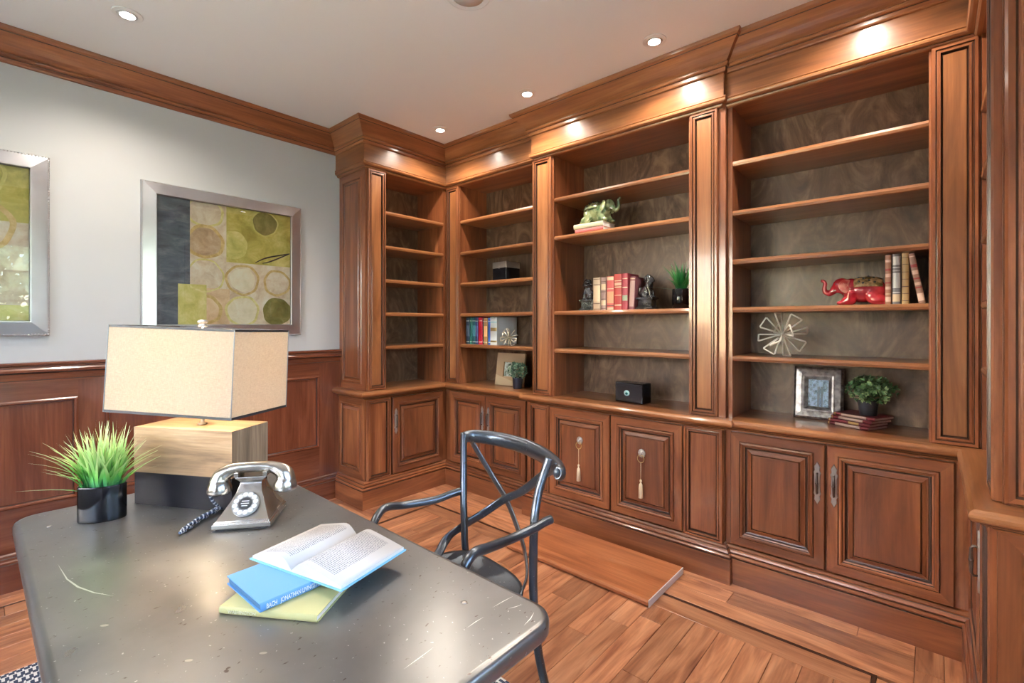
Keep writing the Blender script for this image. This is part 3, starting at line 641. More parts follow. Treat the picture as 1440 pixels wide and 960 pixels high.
# ------------------------------------------------------------------ table lamp
WOAK = wood('lamp_oak', (.17, .10, .05), (.34, .21, .11), (.50, .34, .20), 0, rough=.5, nscale=1.6, coat=0, fine=.6, distort=.8)
WOAKZ = wood('lamp_oak_end', (.15, .10, .065), (.28, .20, .13), (.42, .32, .22), 2, rough=.55, nscale=2.2, coat=0, fine=.7, distort=.8)
def fabric():
    m, nt, b = mat_base('shade_linen')
    mp, _ = coords(nt, (1, 1, 1), 0)
    a = N(nt, 'Mapping'); a.inputs['Scale'].default_value = (1500, 1500, 90); c = N(nt, 'Mapping'); c.inputs['Scale'].default_value = (90, 90, 1500)
    nt.links.new(mp.outputs[0], a.inputs[0]); nt.links.new(mp.outputs[0], c.inputs[0])
    n1 = N(nt, 'TexNoise', Scale=1.0); n2 = N(nt, 'TexNoise', Scale=1.0); nt.links.new(a.outputs[0], n1.inputs['Vector']); nt.links.new(c.outputs[0], n2.inputs['Vector'])
    mm = N(nt, 'Math', operation='MULTIPLY'); nt.links.new(n1.outputs['Fac'], mm.inputs[0]); nt.links.new(n2.outputs['Fac'], mm.inputs[1])
    r = ramp(nt, mm.outputs[0], [(.12, (.58, .47, .35)), (.35, (.76, .66, .52))])
    tr = N(nt, 'BsdfTranslucent'); nt.links.new(r.outputs[0], tr.inputs[0]); df = N(nt, 'BsdfDiffuse'); nt.links.new(r.outputs[0], df.inputs[0])
    mx = N(nt, 'MixShader'); mx.inputs[0].default_value = .42; nt.links.new(df.outputs[0], mx.inputs[1]); nt.links.new(tr.outputs[0], mx.inputs[2])
    nt.links.new(mx.outputs[0], nt.nodes['Material Output'].inputs[0]); return m
LIN = fabric()
lp = thing('table_lamp', 'table lamp with oblong linen shade on an oak and black block', 'lamp', (-1.845, .515, .7602), .525)
MB().box(-.184, .184, -.079, .079, 0, .105).build('base_block', plain('black_lacquer', (.010, .010, .013), .38, 0, **{'Specular IOR Level': .08}), lp, local=True)
m = MB(); n = m.add([(-.186,-.080,.105),(.186,-.080,.105),(.186,.080,.105),(-.186,.080,.105),(-.186,-.080,.252),(.186,-.080,.252),(.186,.080,.252),(-.186,.080,.252)])
for q, mi in (((0,3,2,1),0),((4,5,6,7),0),((0,1,5,4),0),((1,2,6,5),1),((2,3,7,6),0),((3,0,4,7),1)): m.face([n+i for i in q], mi)
m.build('oak_block', [WOAK, WOAKZ], lp, local=True)
MB().lathe([(.014, .252), (.014, .256), (.007, .258), (.006, .275), (.013, .277), (.013, .300), (.005, .302), (.005, .345)], n=16).build('stem', NICK, lp, local=True)
MB().lathe([(.004, .345), (.018, .355), (.028, .385), (.024, .420), (.008, .440)], n=16).build('bulb', plain('bulb_glass', (1, .95, .85), .3, 0, **{'Emission Color': (1, .80, .55, 1), 'Emission Strength': 6.0}), lp, local=True)
RT = Matrix.Translation((0, 0, .44)) @ Matrix.Rotation(.061, 4, 'Z') @ Matrix.Rotation(.036, 4, 'Y') @ Matrix.Rotation(-.019, 4, 'X') @ Matrix.Translation((0, 0, -.44))
def shade_ring(mb, z0, z1, k0, k1, out, th, mi=0):
    P = []
    for z, k in ((z0, k0), (z1, k1)):
        for o in (out, out-th):
            P += [RT @ Vector((sx*(.220*k+o), sy*(.137*k+o), z)) for sx, sy in ((-1,-1),(1,-1),(1,1),(-1,1))]
    n = mb.add(P)
    for e in range(4):
        f = (e+1) % 4
        mb.face([n+e, n+f, n+8+f, n+8+e], mi); mb.face([n+4+f, n+4+e, n+12+e, n+12+f], mi); mb.face([n+8+e, n+8+f, n+12+f, n+12+e], mi); mb.face([n+f, n+e, n+4+e, n+4+f], mi)
zb, zt = .303, .576
sh = MB(); shade_ring(sh, zb, zt, 1, .989, 0, .0015); shd = sh.build('lamp_shade', LIN, lp, local=True)
TR = plain('black_trim', (.02, .02, .025), .6)
for z0, z1 in ((zb-.001, zb+.007), (zt-.006, zt+.001)):
    t = MB(); shade_ring(t, z0, z1, 1 if z0 < .4 else .989, 1 if z0 < .4 else .989, .0012, .0032); t.build('shade_trim', TR, shd, local=True)
SEAM = plain('grey_seam', (.30, .32, .32), .7)
for sx, sy in ((-1,-1),(1,-1),(1,1),(-1,1)):
    a, b_ = RT @ Vector((sx*.2205, sy*.1375, zb)), RT @ Vector((sx*.2205*.989, sy*.1375*.989, zt))
    MB().tube([a, b_], .0016, n=6).build('shade_seam', SEAM, shd, local=True)
MB().lathe([(.003, .50), (.003, .578), (.013, .579), (.014, .584), (.009, .588), (.014, .592), (.016, .598), (.010, .603)], n=16).build('finial', SILV, lp, local=True)
m = MB(); m.tube([RT @ Vector((-.215, 0, .573)), RT @ Vector((.215, 0, .573))], .0015, n=6); m.tube([RT @ Vector((0, -.133, .573)), RT @ Vector((0, .133, .573))], .0015, n=6); m.build('spider', NICK, lp, local=True)
d = bpy.data.lights.new('lamp_bulb', 'POINT'); d.energy = LAMP_POWER; d.color = (1, .78, .52); d.shadow_soft_size = .03
o = bpy.data.objects.new('lamp_bulb', d); COL.objects.link(o); o.location = (-1.845, .515, .76+.41)

# ------------------------------------------------------------------ grass plants
def grass_mat(name, base, mid, tip):
    m, nt, b = mat_base(name)
    at = N(nt, 'Attribute'); at.attribute_name = 'along'
    r = ramp(nt, at.outputs['Fac'], [(0, base), (.35, mid), (1, tip)]); nt.links.new(r.outputs[0], b.inputs['Base Color']); b.inputs['Roughness'].default_value = .45
    b.inputs['Subsurface Weight'].default_value = 0.0; return m
G1 = grass_mat('pale_grass', (.02, .20, .13), (.13, .42, .06), (.72, .80, .38)); G2 = grass_mat('dark_grass', (.008, .07, .02), (.02, .20, .04), (.06, .34, .09))
def grass(parent, c, n, rx, ry, rot, h, spread, width, mat, seed, xmax=99):
    rnd = random.Random(seed); m = MB(); al = []
    cr, sr = math.cos(rot), math.sin(rot)
    for i in range(n):
        a = rnd.random()*2*PI; q = math.sqrt(rnd.random())*.85
        x, y = rx*q*math.cos(a), ry*q*math.sin(a); p0 = Vector((x*cr-y*sr, x*sr+y*cr, 0))
        dr = Vector((p0.x/max(rx, .01)+rnd.uniform(-.6, .6), p0.y/max(rx, .01)+rnd.uniform(-.6, .6), 0))
        L = h*rnd.uniform(.65, 1.1); out = spread*min(dr.length, 1.1)*rnd.uniform(.25, 1.0)
        if rnd.random() < .16: out *= 1.5
        dn = dr.normalized() if dr.length > 1e-4 else Vector((1, 0, 0)); side = Vector((-dn.y, dn.x, 0)); tw = rnd.uniform(-.6, .6)
        side = (side*math.cos(tw)+dn*math.sin(tw)); K = 6; idx = []
        zt_ = math.sqrt(max(L*L-out*out*.8, (L*.35)**2))
        for k in range(K+1):
            t = k/K; p = c+p0+dn*out*(t**1.7)+BZ*(zt_*(t-.22*t*t*(out/spread)*1.3)); w = width*(.75+.5*t if t < .4 else (1-t)*1.55+.04)
            p.x = p.x if p.x < xmax-.02 else xmax-.02*math.exp(-(p.x-xmax+.02)*25)
            idx.append(m.add([p-side*w, p+side*w])); al += [t, t]
        for k in range(K): m.face([idx[k], idx[k]+1, idx[k+1]+1, idx[k+1]], 0, True)
    o = m.build('grass_blades', mat, parent); tag(o, None, kind='stuff')
    at = o.data.attributes.new('along', 'FLOAT', 'POINT'); at.data.foreach_set('value', al); return o
gp = thing('potted_grass', 'pale green artificial grass in a glossy black oval pot beside the lamp', 'plant', (-1.885, .262, .7602))
MB().lathe([(.98, 0), (1.0, .004), (1.0, .102), (.985, .105), (.95, .105), (.94, .085), (.3, .084)], (-1.885, .262, .7602), n=40, sx=.060, sy=.035, rot=1.10).build('pot', BLACK, gp)
for p_ in gp.children: pass
grass(gp, Vector((-1.885, .262, .842)), 185, .054, .029, 1.10, .205, .135, .0050, G1, 11)

# ------------------------------------------------------------------ telephone
ph = thing('telephone', 'silver retro rotary-style telephone with handset, standing before the lamp', 'telephone', (-1.549, .561, .7602), math.radians(52.1))
m = MB()
def frust(rings, mi=0):
    R = [m.add([(x0, y0, z), (x1, y0, z), (x1, y1, z), (x0, y1, z)]) for x0, x1, y0, y1, z in rings]
    for i in range(len(R)-1):
        for e in range(4): f = (e+1) % 4; m.face([R[i]+e, R[i]+f, R[i+1]+f, R[i+1]+e], mi)
    m.face([R[0]+i for i in range(4)][::-1], mi); m.face([R[-1]+i for i in range(4)], mi)
frust([(-.077, .077, -.083, .083, .004), (-.078, .078, -.084, .084, .008), (-.077, .077, -.083, .083, .018), (-.074, .074, -.080, .080, .019), (-.073, .073, -.079, .079, .024)])
PHN = steel('pewter_silver', (.40, .37, .33), (.56, .53, .48), .2, .32, .95, speck=False)
bevel(m.build('base_plate', PHN, ph, local=True), .0015)
MB().box(-.070, .070, -.076, .076, 0, .004).build('base_foot', MBLACK, ph, local=True)
m = MB()
frust([(-.072, .072, -.078, .078, .024), (-.060, .060, -.058, .070, .042), (-.047, .047, -.036, .060, .064), (-.036, .036, -.018, .050, .086), (-.030, .030, -.004, .042, .108), (-.030, .030, -.002, .042, .112)])
bevel(m.build('body', PHN, ph, local=True), .002)
m = MB(); frust([(-.030, .030, -.003, .043, .112), (-.033, .033, -.006, .046, .118), (-.042, .042, -.008, .048, .124), (-.044, .044, -.008, .048, .128)])
m.box(-.046, -.034, -.008, .006, .128, .142).box(.034, .046, -.008, .006, .128, .142).box(-.046, -.034, .034, .048, .128, .142).box(.034, .046, .034, .048, .128, .142)
bevel(m.build('cradle', PHN, ph, local=True), .0015)
# dial on the sloping front
A_, B_ = Vector((0, -.078, .024)), Vector((0, -.018, .086)); sl = (B_-A_).normalized(); nr_ = Vector((1, 0, 0)).cross(sl).normalized()
DM = Matrix((( 1, 0, 0), (0, sl.y, nr_.y), (0, sl.z, nr_.z)))   # local x, up-slope, normal
dc = A_.lerp(B_, .56)+nr_*.004
def dpt(x, y, z): return dc+DM@Vector((x, y, z))
def disc(r0, z0, r1, z1, cx=0, cy=0, n=28):
    mb = MB(); a = mb.add([dpt(cx+r0*math.cos(2*PI*j/n), cy+r0*math.sin(2*PI*j/n), z0) for j in range(n)]); b = mb.add([dpt(cx+r1*math.cos(2*PI*j/n), cy+r1*math.sin(2*PI*j/n), z1) for j in range(n)])
    for j in range(n): l = (j+1) % n; mb.face([a+j, a+l, b+l, b+j], 0, True)
    mb.face([b+j for j in range(n)]); return mb
dial = disc(.037, -.003, .036, .004).build('dial', plain('dial_silver', (.42, .41, .40), .3, .7), ph, local=True)
KEYM = plain('key_white', (.85, .85, .85), .4); INK = plain('ink', (.03, .03, .03), .6)
for i in range(12):
    a = 2*PI*i/12+.2; disc(.0072, .004, .0062, .0058, .0275*math.cos(a), .0275*math.sin(a), 12).build('dial_button', KEYM, dial, local=True)
disc(.0180, .004, .0175, .0062).build('dial_centre', MBLACK, dial, local=True)
mm_ = MB()
for yy, ww in ((.006, .010), (-.001, .011), (-.008, .008)):
    n = mm_.add([dpt(-ww, yy-.0012, .0064), dpt(ww, yy-.0012, .0064), dpt(ww, yy+.0012, .0064), dpt(-ww, yy+.0012, .0064)]); mm_.face([n, n+1, n+2, n+3])
mm_.build('printed_card', KEYM, dial, local=True)
m = MB(); hy = .020
m.tube([(-.096, hy-.004, .106), (-.087, hy, .129), (-.060, hy, .145), (-.025, hy, .151), (.025, hy, .151), (.060, hy, .145), (.087, hy, .129), (.096, hy-.004, .106)], [.028, .025, .0185, .0165, .0165, .0185, .025, .028], n=18, spline=5)
for s in (-1, 1):
    m.lathe([(.030, -.012), (.034, -.008), (.034, .004), (.031, .014), (.026, .024), (.012, .030)], (s*.093, hy-.006, .090), n=24)
h_ = remesh(m.build('handset', PHN, ph, local=True), .0028, 5)
CRD = [plain('cord_navy', (.015, .03, .07), .5), plain('cord_white', (.65, .68, .72), .5)]
def world_cord(pts, r): return [Vector(p) for p in pts]
cd = []
m = MB()
Minv = (Matrix.Translation(ph.location) @ Matrix.Rotation(math.radians(52.1), 4, 'Z')).inverted()
def loc(p): return Minv @ Vector(p)
m.tube([loc(p) for p in [(-1.625, .475, .845), (-1.650, .478, .835), (-1.655, .490, .805), (-1.66, .505, .785), (-1.675, .500, .772), (-1.66, .480, .768), (-1.63, .440, .768)]], .0042, n=8, spline=8, alt=[0, 0, 1])
ax = [Vector(p) for p in ((-1.700, .545, .769), (-1.672, .500, .770), (-1.638, .452, .770), (-1.600, .412, .769), (-1.572, .384, .768))]
for phs in (0, PI):
    pts = []
    for i in range(61):
        t = i/60*4; k = min(int(t), 3); f = t-k; c = ax[k].lerp(ax[k+1], f); th = phs+2*PI*3.2*i/60
        sd = Vector((.78, .62, 0)); am = .0050*(1 if i < 52 else (60-i)/8)
        pts.append(loc(c+sd*am*math.cos(th)+BZ*(am*math.sin(th)*.8)))
    m.tube(pts, .0046, n=8, alt=[0, 0, 1])
m.build('cord', CRD, ph, local=True)

# ------------------------------------------------------------------ books
def book(parent_name, label, group, w, h, t, cov, loc, rot, spine='-y', bands=None, band_mat=GOLD, cat='book', rx=0, ry=0, pages=PAGES, lab=None, lab_mat=None):
    """lying book: w along local x (spine length), h along local y, spine at y=0, thickness t along z"""
    r = thing(parent_name, label, cat, loc, 0, group); r.rotation_euler = rot
    c = .0022
    m = MB(); m.box(-w/2, w/2, 0, h, 0, c).box(-w/2, w/2, 0, h, t-c, t)
    N_ = 6; prev = None
    for i in range(N_+1):
        a = -PI/2+PI*i/N_; p = (-.0035*math.cos(a)-.000, t/2+t/2*math.sin(a)); n = m.add([(-w/2, p[0], p[1]), (w/2, p[0], p[1])])
        if prev is not None: m.face([prev, prev+1, n+1, n], 0, True)
        prev = n
    m.build('cover', cov, r, local=True)
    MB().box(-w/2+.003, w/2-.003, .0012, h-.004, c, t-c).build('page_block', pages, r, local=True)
    if bands:
        for u0, u1, bm_ in bands:
            mb = MB(); prev = None
            for i in range(N_+1):
                a = -PI/2+PI*i/N_; p = (-.0042*math.cos(a)-.0002, t/2+t/2*.98*math.sin(a)); n = mb.add([(-w/2+u0*w, p[0], p[1]), (-w/2+u1*w, p[0], p[1])])
                if prev is not None: mb.face([prev, prev+1, n+1, n], 0, True)
                prev = n
            mb.build('spine_band', bm_, r, local=True)
    return r
def cloth(name, col, rough=.6): 
    m, nt, b = mat_base(name); mp, _ = coords(nt, (1, 1, 1), 5); n = N(nt, 'TexNoise', Scale=900.0, Detail=1.0); nt.links.new(mp.outputs[0], n.inputs['Vector'])
    b.inputs['Base Color'].default_value = (*col, 1); b.inputs['Roughness'].default_value = rough
    bp = N(nt, 'Bump'); bp.inputs['Strength'].default_value = .15; nt.links.new(n.outputs['Fac'], bp.inputs['Height']); nt.links.new(bp.outputs[0], b.inputs['Normal']); return m
BLUE = cloth('blue_cloth', (.12, .32, .66)); OLIVE = cloth('pale_olive_cloth', (.47, .46, .22)); LBLUE = cloth('light_blue_cloth', (.20, .50, .75))
rg = math.radians
gb = book('book', 'pale olive green book at the bottom of the pile on the desk', None, .214, .150, .015, OLIVE, (-1.0005, .394, .7602), (0, 0, rg(33.4)))
FAINT = plain('pale_foil', (.66, .66, .50), .5)
def spine_text(root, body, size, t, x, mat):
    M = Matrix.Translation((x, -.0046, t/2)) @ Matrix.Rotation(PI/2, 4, 'X'); return text_mesh(body, size, mat, root, M)
spine_text(gb, 'WASHINGTON', .009, .015, -.055, FAINT)
bs = Vector((math.cos(rg(92)), math.sin(rg(92)), 0)); 
P0 = Vector((-1.003, .379, .7756))+bs*.107
bbk = book('book', 'blue cloth book with white title on its spine, under the open book', None, .214, .165, .0185, BLUE, P0, (0, 0, rg(92)), pages=plain('shaded_blue_edges', (.02, .09, .20), .6))  # shade under the cover overhang is put into the page edge colour
TITLE = plain('white_foil', (.88, .92, .95), .45)
M = Matrix.Translation((-.036, -.0046, .0093)) @ Matrix.Rotation(PI/2, 4, 'X') @ Matrix.Diagonal((.60, 1, 1, 1)); tm = text_mesh('BACH   JONATHAN LIVINGSTON', .0135, TITLE, bbk, M)
# open book
ob = thing('open_book', 'open book with light blue cover lying across the blue book', 'book', (-1.072, .468, .7945), rg(14))
Lh = .205
def sheet(side):
    s = side; w = .132 if s < 0 else .150; pr = []
    for i in range(15):
        t = i/14; x = s*(.0002+(w+.003)*t); z = .003+.0285*math.sin(min(1, t*3.0)*PI/2)*(1-.90*max(0, t-.15)**1.15/.83)
        pr.append((x, z+.003))
    m = MB(); top = [m.add([(x, .004, z), (x, Lh-.004, z)]) for x, z in pr]; bot = [m.add([(x*1.02 if 0 else x, .004, .0025), (x, Lh-.004, .0025)]) for x, z in pr]
    for i in range(14):
        q = [top[i], top[i+1], top[i+1]+1, top[i]+1]; m.face(q if s > 0 else q[::-1], 0, True)
        q = [bot[i], bot[i+1], top[i+1], top[i]]; m.face(q if s > 0 else q[::-1], 1); q = [bot[i]+1, top[i]+1, top[i+1]+1, bot[i+1]+1]; m.face(q if s > 0 else q[::-1], 1)
    q = [bot[-1], bot[-1]+1, top[-1]+1, top[-1]]; m.face(q if s > 0 else q[::-1], 1)
    return m
def text_page():
    m, nt, b = mat_base('printed_page')
    tc = N(nt, 'TexCoord'); sep = N(nt, 'SeparateXYZ'); nt.links.new(tc.outputs['Object'], sep.inputs[0])
    # lines of print run along local x, stacked along y
    a = N(nt, 'Math', operation='MULTIPLY'); a.inputs[1].default_value = 210; nt.links.new(sep.outputs['Y'], a.inputs[0]); f = N(nt, 'Math', operation='FRACT'); nt.links.new(a.outputs[0], f.inputs[0])
    g = N(nt, 'Math', operation='LESS_THAN'); g.inputs[1].default_value = .5; nt.links.new(f.outputs[0], g.inputs[0])
    fl_ = N(nt, 'Math', operation='FLOOR'); nt.links.new(a.outputs[0], fl_.inputs[0])
    cx = N(nt, 'CombineXYZ'); sx = N(nt, 'Math', operation='MULTIPLY'); sx.inputs[1].default_value = 420; nt.links.new(sep.outputs['X'], sx.inputs[0]); nt.links.new(sx.outputs[0], cx.inputs[0]); nt.links.new(fl_.outputs[0], cx.inputs[1])
    n = N(nt, 'TexNoise', Scale=1.0, Detail=1.0); nt.links.new(cx.outputs[0], n.inputs['Vector']); gt = N(nt, 'Math', operation='GREATER_THAN'); gt.inputs[1].default_value = .45; nt.links.new(n.outputs['Fac'], gt.inputs[0])
    ab = N(nt, 'Math', operation='ABSOLUTE'); nt.links.new(sep.outputs['X'], ab.inputs[0])
    def rng(src, lo, hi):
        p = N(nt, 'Math', operation='GREATER_THAN'); p.inputs[1].default_value = lo; nt.links.new(src, p.inputs[0]); q = N(nt, 'Math', operation='LESS_THAN'); q.inputs[1].default_value = hi; nt.links.new(src, q.inputs[0])
        r = N(nt, 'Math', operation='MULTIPLY'); nt.links.new(p.outputs[0], r.inputs[0]); nt.links.new(q.outputs[0], r.inputs[1]); return r.outputs[0]
    x = rng(ab.outputs[0], .022, .118); y = rng(sep.outputs['Y'], .020, Lh-.018); o = g.outputs[0]
    for k in (gt.outputs[0], x, y): q = N(nt, 'Math', operation='MULTIPLY'); nt.links.new(o, q.inputs[0]); nt.links.new(k, q.inputs[1]); o = q.outputs[0]
    mx = N(nt, 'Mix', data_type='RGBA'); nt.links.new(o, mx.inputs[0]); mx.inputs[6].default_value = (.55, .55, .55, 1); mx.inputs[7].default_value = (.22, .22, .25, 1)
    nt.links.new(mx.outputs[2], b.inputs['Base Color']); b.inputs['Roughness'].default_value = .65; return m
TP = text_page(); PE = plain('page_edges', (.74, .73, .68), .7)
sheet(-1).build('pages', [TP, PE], ob, local=True); sheet(1).build('pages', [TP, PE], ob, local=True)
m = MB(); m.obox((-.072, Lh/2, .0012), BX, BY, BZ, .069, Lh/2, .0012).obox((.081, Lh/2, .0012), BX, BY, BZ, .077, Lh/2, .0012).obox((0, Lh/2, .0008), BX, BY, BZ, .006, Lh/2, .001)
m.build('cover', LBLUE, ob, local=True)

def upright(label, group, x, y, z, w, h, t, cov, bands=None, lean=0):
    # standing book, spine facing -Y; w = depth, h = height, t = thickness; x = left edge of the spine
    # local x (spine length) -> world z ; local y -> world +y ; local z -> world -x
    R = Matrix(((0, 0, -1), (0, 1, 0), (1, 0, 0))).to_4x4()
    L = Matrix.Rotation(lean, 4, 'Y')
    r = book('book', label, group, h, w, t, cov, (0, 0, 0), (0, 0, 0), bands=bands)
    # local origin is mid spine; bottom-left corner of the book is the pivot
    piv = Matrix.Translation((x, y, z)) @ L @ Matrix.Translation((t, 0, h/2)) @ R
    r.matrix_world = piv; r.rotation_mode = 'XYZ'; r.location = piv.to_translation(); r.rotation_euler = piv.to_euler(); return r
def leather(name, col, r=.4): return cloth(name, col, r)
sT = {z: z for z in SHZ}
# bay 1: coloured books on the second shelf up
z = SHZ[0]+.0004; yb1 = 2.755
row = [(-2.948, .040, .222, (.015, .035, .06), 'navy book with pale spine lettering, first from the left by the corner'), (-2.906, .025, .222, (.012, .13, .10), 'dark green book beside a navy one, second from the left'),
       (-2.880, .043, .222, (.012, .10, .12), 'dark teal book, third from the left on the narrow shelf'), (-2.836, .032, .220, (.02, .025, .09), 'dark blue book left of the bright red one'),
       (-2.803, .045, .222, (.48, .010, .03), 'bright red book in the narrow bookcase'), (-2.757, .018, .218, (.03, .035, .06), 'thin black book right of the bright red one'),
       (-2.738, .042, .216, (.42, .23, .08), 'tan book between a black and a blue book'), (-2.695, .030, .218, (.04, .13, .45), 'royal blue book left of the white one')]
for i, (x, t, h, c, lb_) in enumerate(row):
    cm = leather('book_cover_a%d' % i, c); bd = [(.08, .10, FAINT), (.86, .88, FAINT)] + ([(.3, .7, plain('spine_label_a%d' % i, tuple(min(1, v*2.2+.05) for v in c), .5))] if i in (0, 2, 3, 6) else [])
    upright(lb_, 'coloured books in the narrow bookcase', x, yb1+.004*(i % 3), z, .15, h, t-.0015, cm, bd)
WB = leather('white_book_cover', (.72, .76, .74)); CB = plain('cyan_label', (.35, .62, .66), .5)
upright('white book with pale blue cover, last of the coloured row', 'coloured books in the narrow bookcase', -2.664, yb1, z, .24, .222, .072, WB, [(.10, .16, GOLD), (.50, .62, GOLD), (.8, .84, CB)])
# bay 2: red bound volumes between lions
z = SHZ[1]+.0004; yb2 = 2.715
LC = {'cream': leather('cream_leather', (.50, .38, .26)), 'mauve': leather('mauve_leather', (.33, .22, .19)), 'rose': leather('rose_leather', (.52, .10, .09)), 'red': leather('red_leather', (.42, .055, .045)), 'wine': leather('wine_leather', (.34, .045, .06)), 'plum': leather('plum_leather', (.22, .07, .08))}
DKB = plain('dark_tooling', (.10, .05, .035), .5); GLD2 = plain('pale_gilt', (.68, .52, .34), .45, .3)
row = [(-1.681, .054, .213, 'cream', [(.03, .05, DKB), (.2, .22, DKB), (.27, .75, GLD2), (.78, .80, DKB), (.95, .97, DKB)], 'cream leather volume with oval tooling, beside the left lion'),
       (-1.623, .038, .213, 'mauve', [(.04, .06, DKB), (.15, .3, GLD2), (.33, .35, DKB), (.55, .57, DKB), (.62, .8, GLD2), (.86, .88, DKB)], 'slim mauve and cream banded volume, second from the left lion'),
       (-1.580, .052, .217, 'rose', [(.0, .08, GLD2), (.12, .14, DKB), (.62, .64, GLD2), (.20, .55, plain('rose_gilt', (.60, .30, .16), .5)), (.88, .98, GLD2)], 'rose red volume with gilt panels, third in the bound set'),
       (-1.526, .054, .228, 'red', [(.40, .415, GLD2), (.12, .15, GLD2), (.62, .65, GLD2), (.68, .76, plain('red_title_gilt', (.66, .40, .28), .5)), (.80, .82, GLD2)], 'tallest plain red volume with gilt title, fourth in the bound set'),
       (-1.470, .040, .228, 'wine', [(.25, .40, plain('verdigris_patch', (.30, .36, .24), .5)), (.60, .63, GLD2), (.85, .87, GLD2)], 'wine red volume with green patch low on its spine'),
       (-1.424, .036, .205, 'plum', [(.10, .88, plain('plum_panel', (.45, .28, .24), .5)), (.93, .95, GLD2)], 'plum volume leaning nearest the right lion')]
for x, t, h, c, bd, lb_ in row: upright(lb_, 'bound volumes between the lion bookends', x, yb2, z, .15, h, t-.002, LC[c], bd, .05 if c == 'plum' else 0)
# bay 3: four tan volumes at the right
z = SHZ[1]+.0004; yb3 = 2.735
LC2 = [leather('tan_leather', (.42, .20, .12)), leather('grey_leather', (.17, .16, .17)), leather('ochre_leather', (.42, .27, .11)), leather('brown_leather', (.38, .20, .14))]
MN = plain('silver_tooling', (.60, .60, .60), .4, .3); RDP = plain('red_label', (.38, .06, .05), .5); PINK = plain('pale_tooling', (.78, .55, .42), .5)
row = [(-.163, .022, .222, 0, [(.05, .15, PINK), (.2, .22, GLD2), (.30, .36, PINK), (.42, .45, RDP), (.55, .62, PINK), (.68, .72, RDP), (.85, .9, PINK)], 0, 'slim tan volume with pink tooling, next to the red elephant'),
       (-.138, .030, .224, 1, [(.05, .2, GLD2), (.22, .24, MN), (.32, .62, MN), (.66, .67, MN), (.72, .74, MN), (.78, .95, MN)], 0, 'grey volume with silver tooling, second from the red elephant'),
       (-.105, .026, .226, 2, [(.06, .07, DKB), (.2, .21, DKB), (.33, .35, DKB), (.48, .49, DKB), (.62, .63, DKB), (.77, .78, DKB), (.9, .91, DKB)], 0, 'ochre volume with dark bands, third from the red elephant'),
       (-.047, .024, .222, 3, [(.05, .2, PINK), (.3, .33, RDP), (.36, .42, PINK), (.48, .51, RDP), (.58, .66, PINK), (.72, .78, RDP), (.93, .95, PINK)], -.17, 'brown volume leaning at the right end of the wide shelf')]
for x, t, h, c, bd, ln, lb_ in row: upright(lb_, 'tan volumes beside the red elephant', x, yb3, z, .15, h, t-.001, LC2[c], bd, ln)

# stacks of lying books
CRM = cloth('cream_cloth', (.62, .54, .36)); PNK = cloth('salmon_cloth', (.66, .16, .15)); MAR = cloth('maroon_cloth', (.13, .012, .018), .4); PAGEP = plain('pinkish_page_edges', (.62, .46, .42), .7)
z2 = SHZ[3]+.0004
book('book', 'salmon pink book under the cream book, beneath the green elephant', 'books under the green elephant', .215, .150, .024, PNK, (-1.682, 2.664, z2), (0, 0, 0))
book('book', 'cream book lying on the pink book, beneath the green elephant', 'books under the green elephant', .222, .155, .032, CRM, (-1.688, 2.662, z2+.0245), (0, 0, 0))
zz = .8504
for i, (dx, rt, lb_) in enumerate(((0, -25, 'maroon book at the bottom of the stack of four'), (.004, -24, 'maroon book second from the bottom of the stack of four'), (.012, -27, 'maroon book third from the bottom of the stack of four'), (.024, -25, 'maroon book at the top of the stack, under the leafy plant'))):
    book('book', lb_, 'stack of maroon books by the silver photo frame', .190, .150, .0145, MAR, (-.311+dx, 2.801+.004*i, zz), (0, 0, rg(rt)), bands=[(.02, .06, GOLD), (.2, .8, plain('spine_title_%d' % i, (.50, .36, .30), .5)) if i != 1 else (.5, .75, GOLD)][:2], pages=PAGEP)
    zz += .0152

# ------------------------------------------------------------------ ornaments
JADE = plain('celadon_glaze', (.27, .33, .17), .15, 0, **{'Coat Weight': .8}); 
def mottled(name, c0, c1, sc):
    m, nt, b = mat_base(name); mp, _ = coords(nt, (1, 1, 1), 2); n = N(nt, 'TexNoise', Scale=sc, Detail=3.0); nt.links.new(mp.outputs[0], n.inputs['Vector'])
    r = ramp(nt, n.outputs['Fac'], [(.38, c0), (.62, c1)]); nt.links.new(r.outputs[0], b.inputs['Base Color']); b.inputs['Roughness'].default_value = .14; b.inputs['Coat Weight'].default_value = .7; return m
JADE = mottled('celadon_glaze', (.07, .12, .055), (.27, .31, .15), 22); REDG = mottled('red_glaze', (.36, .008, .020), (.50, .03, .04), 14)
SADJ = mottled('celadon_saddle', (.12, .17, .08), (.30, .33, .18), 30); SADR = mottled('ochre_saddle', (.10, .07, .02), (.48, .28, .14), 40)
HOLE = plain('dark_hole', (.01, .008, .006), .6)
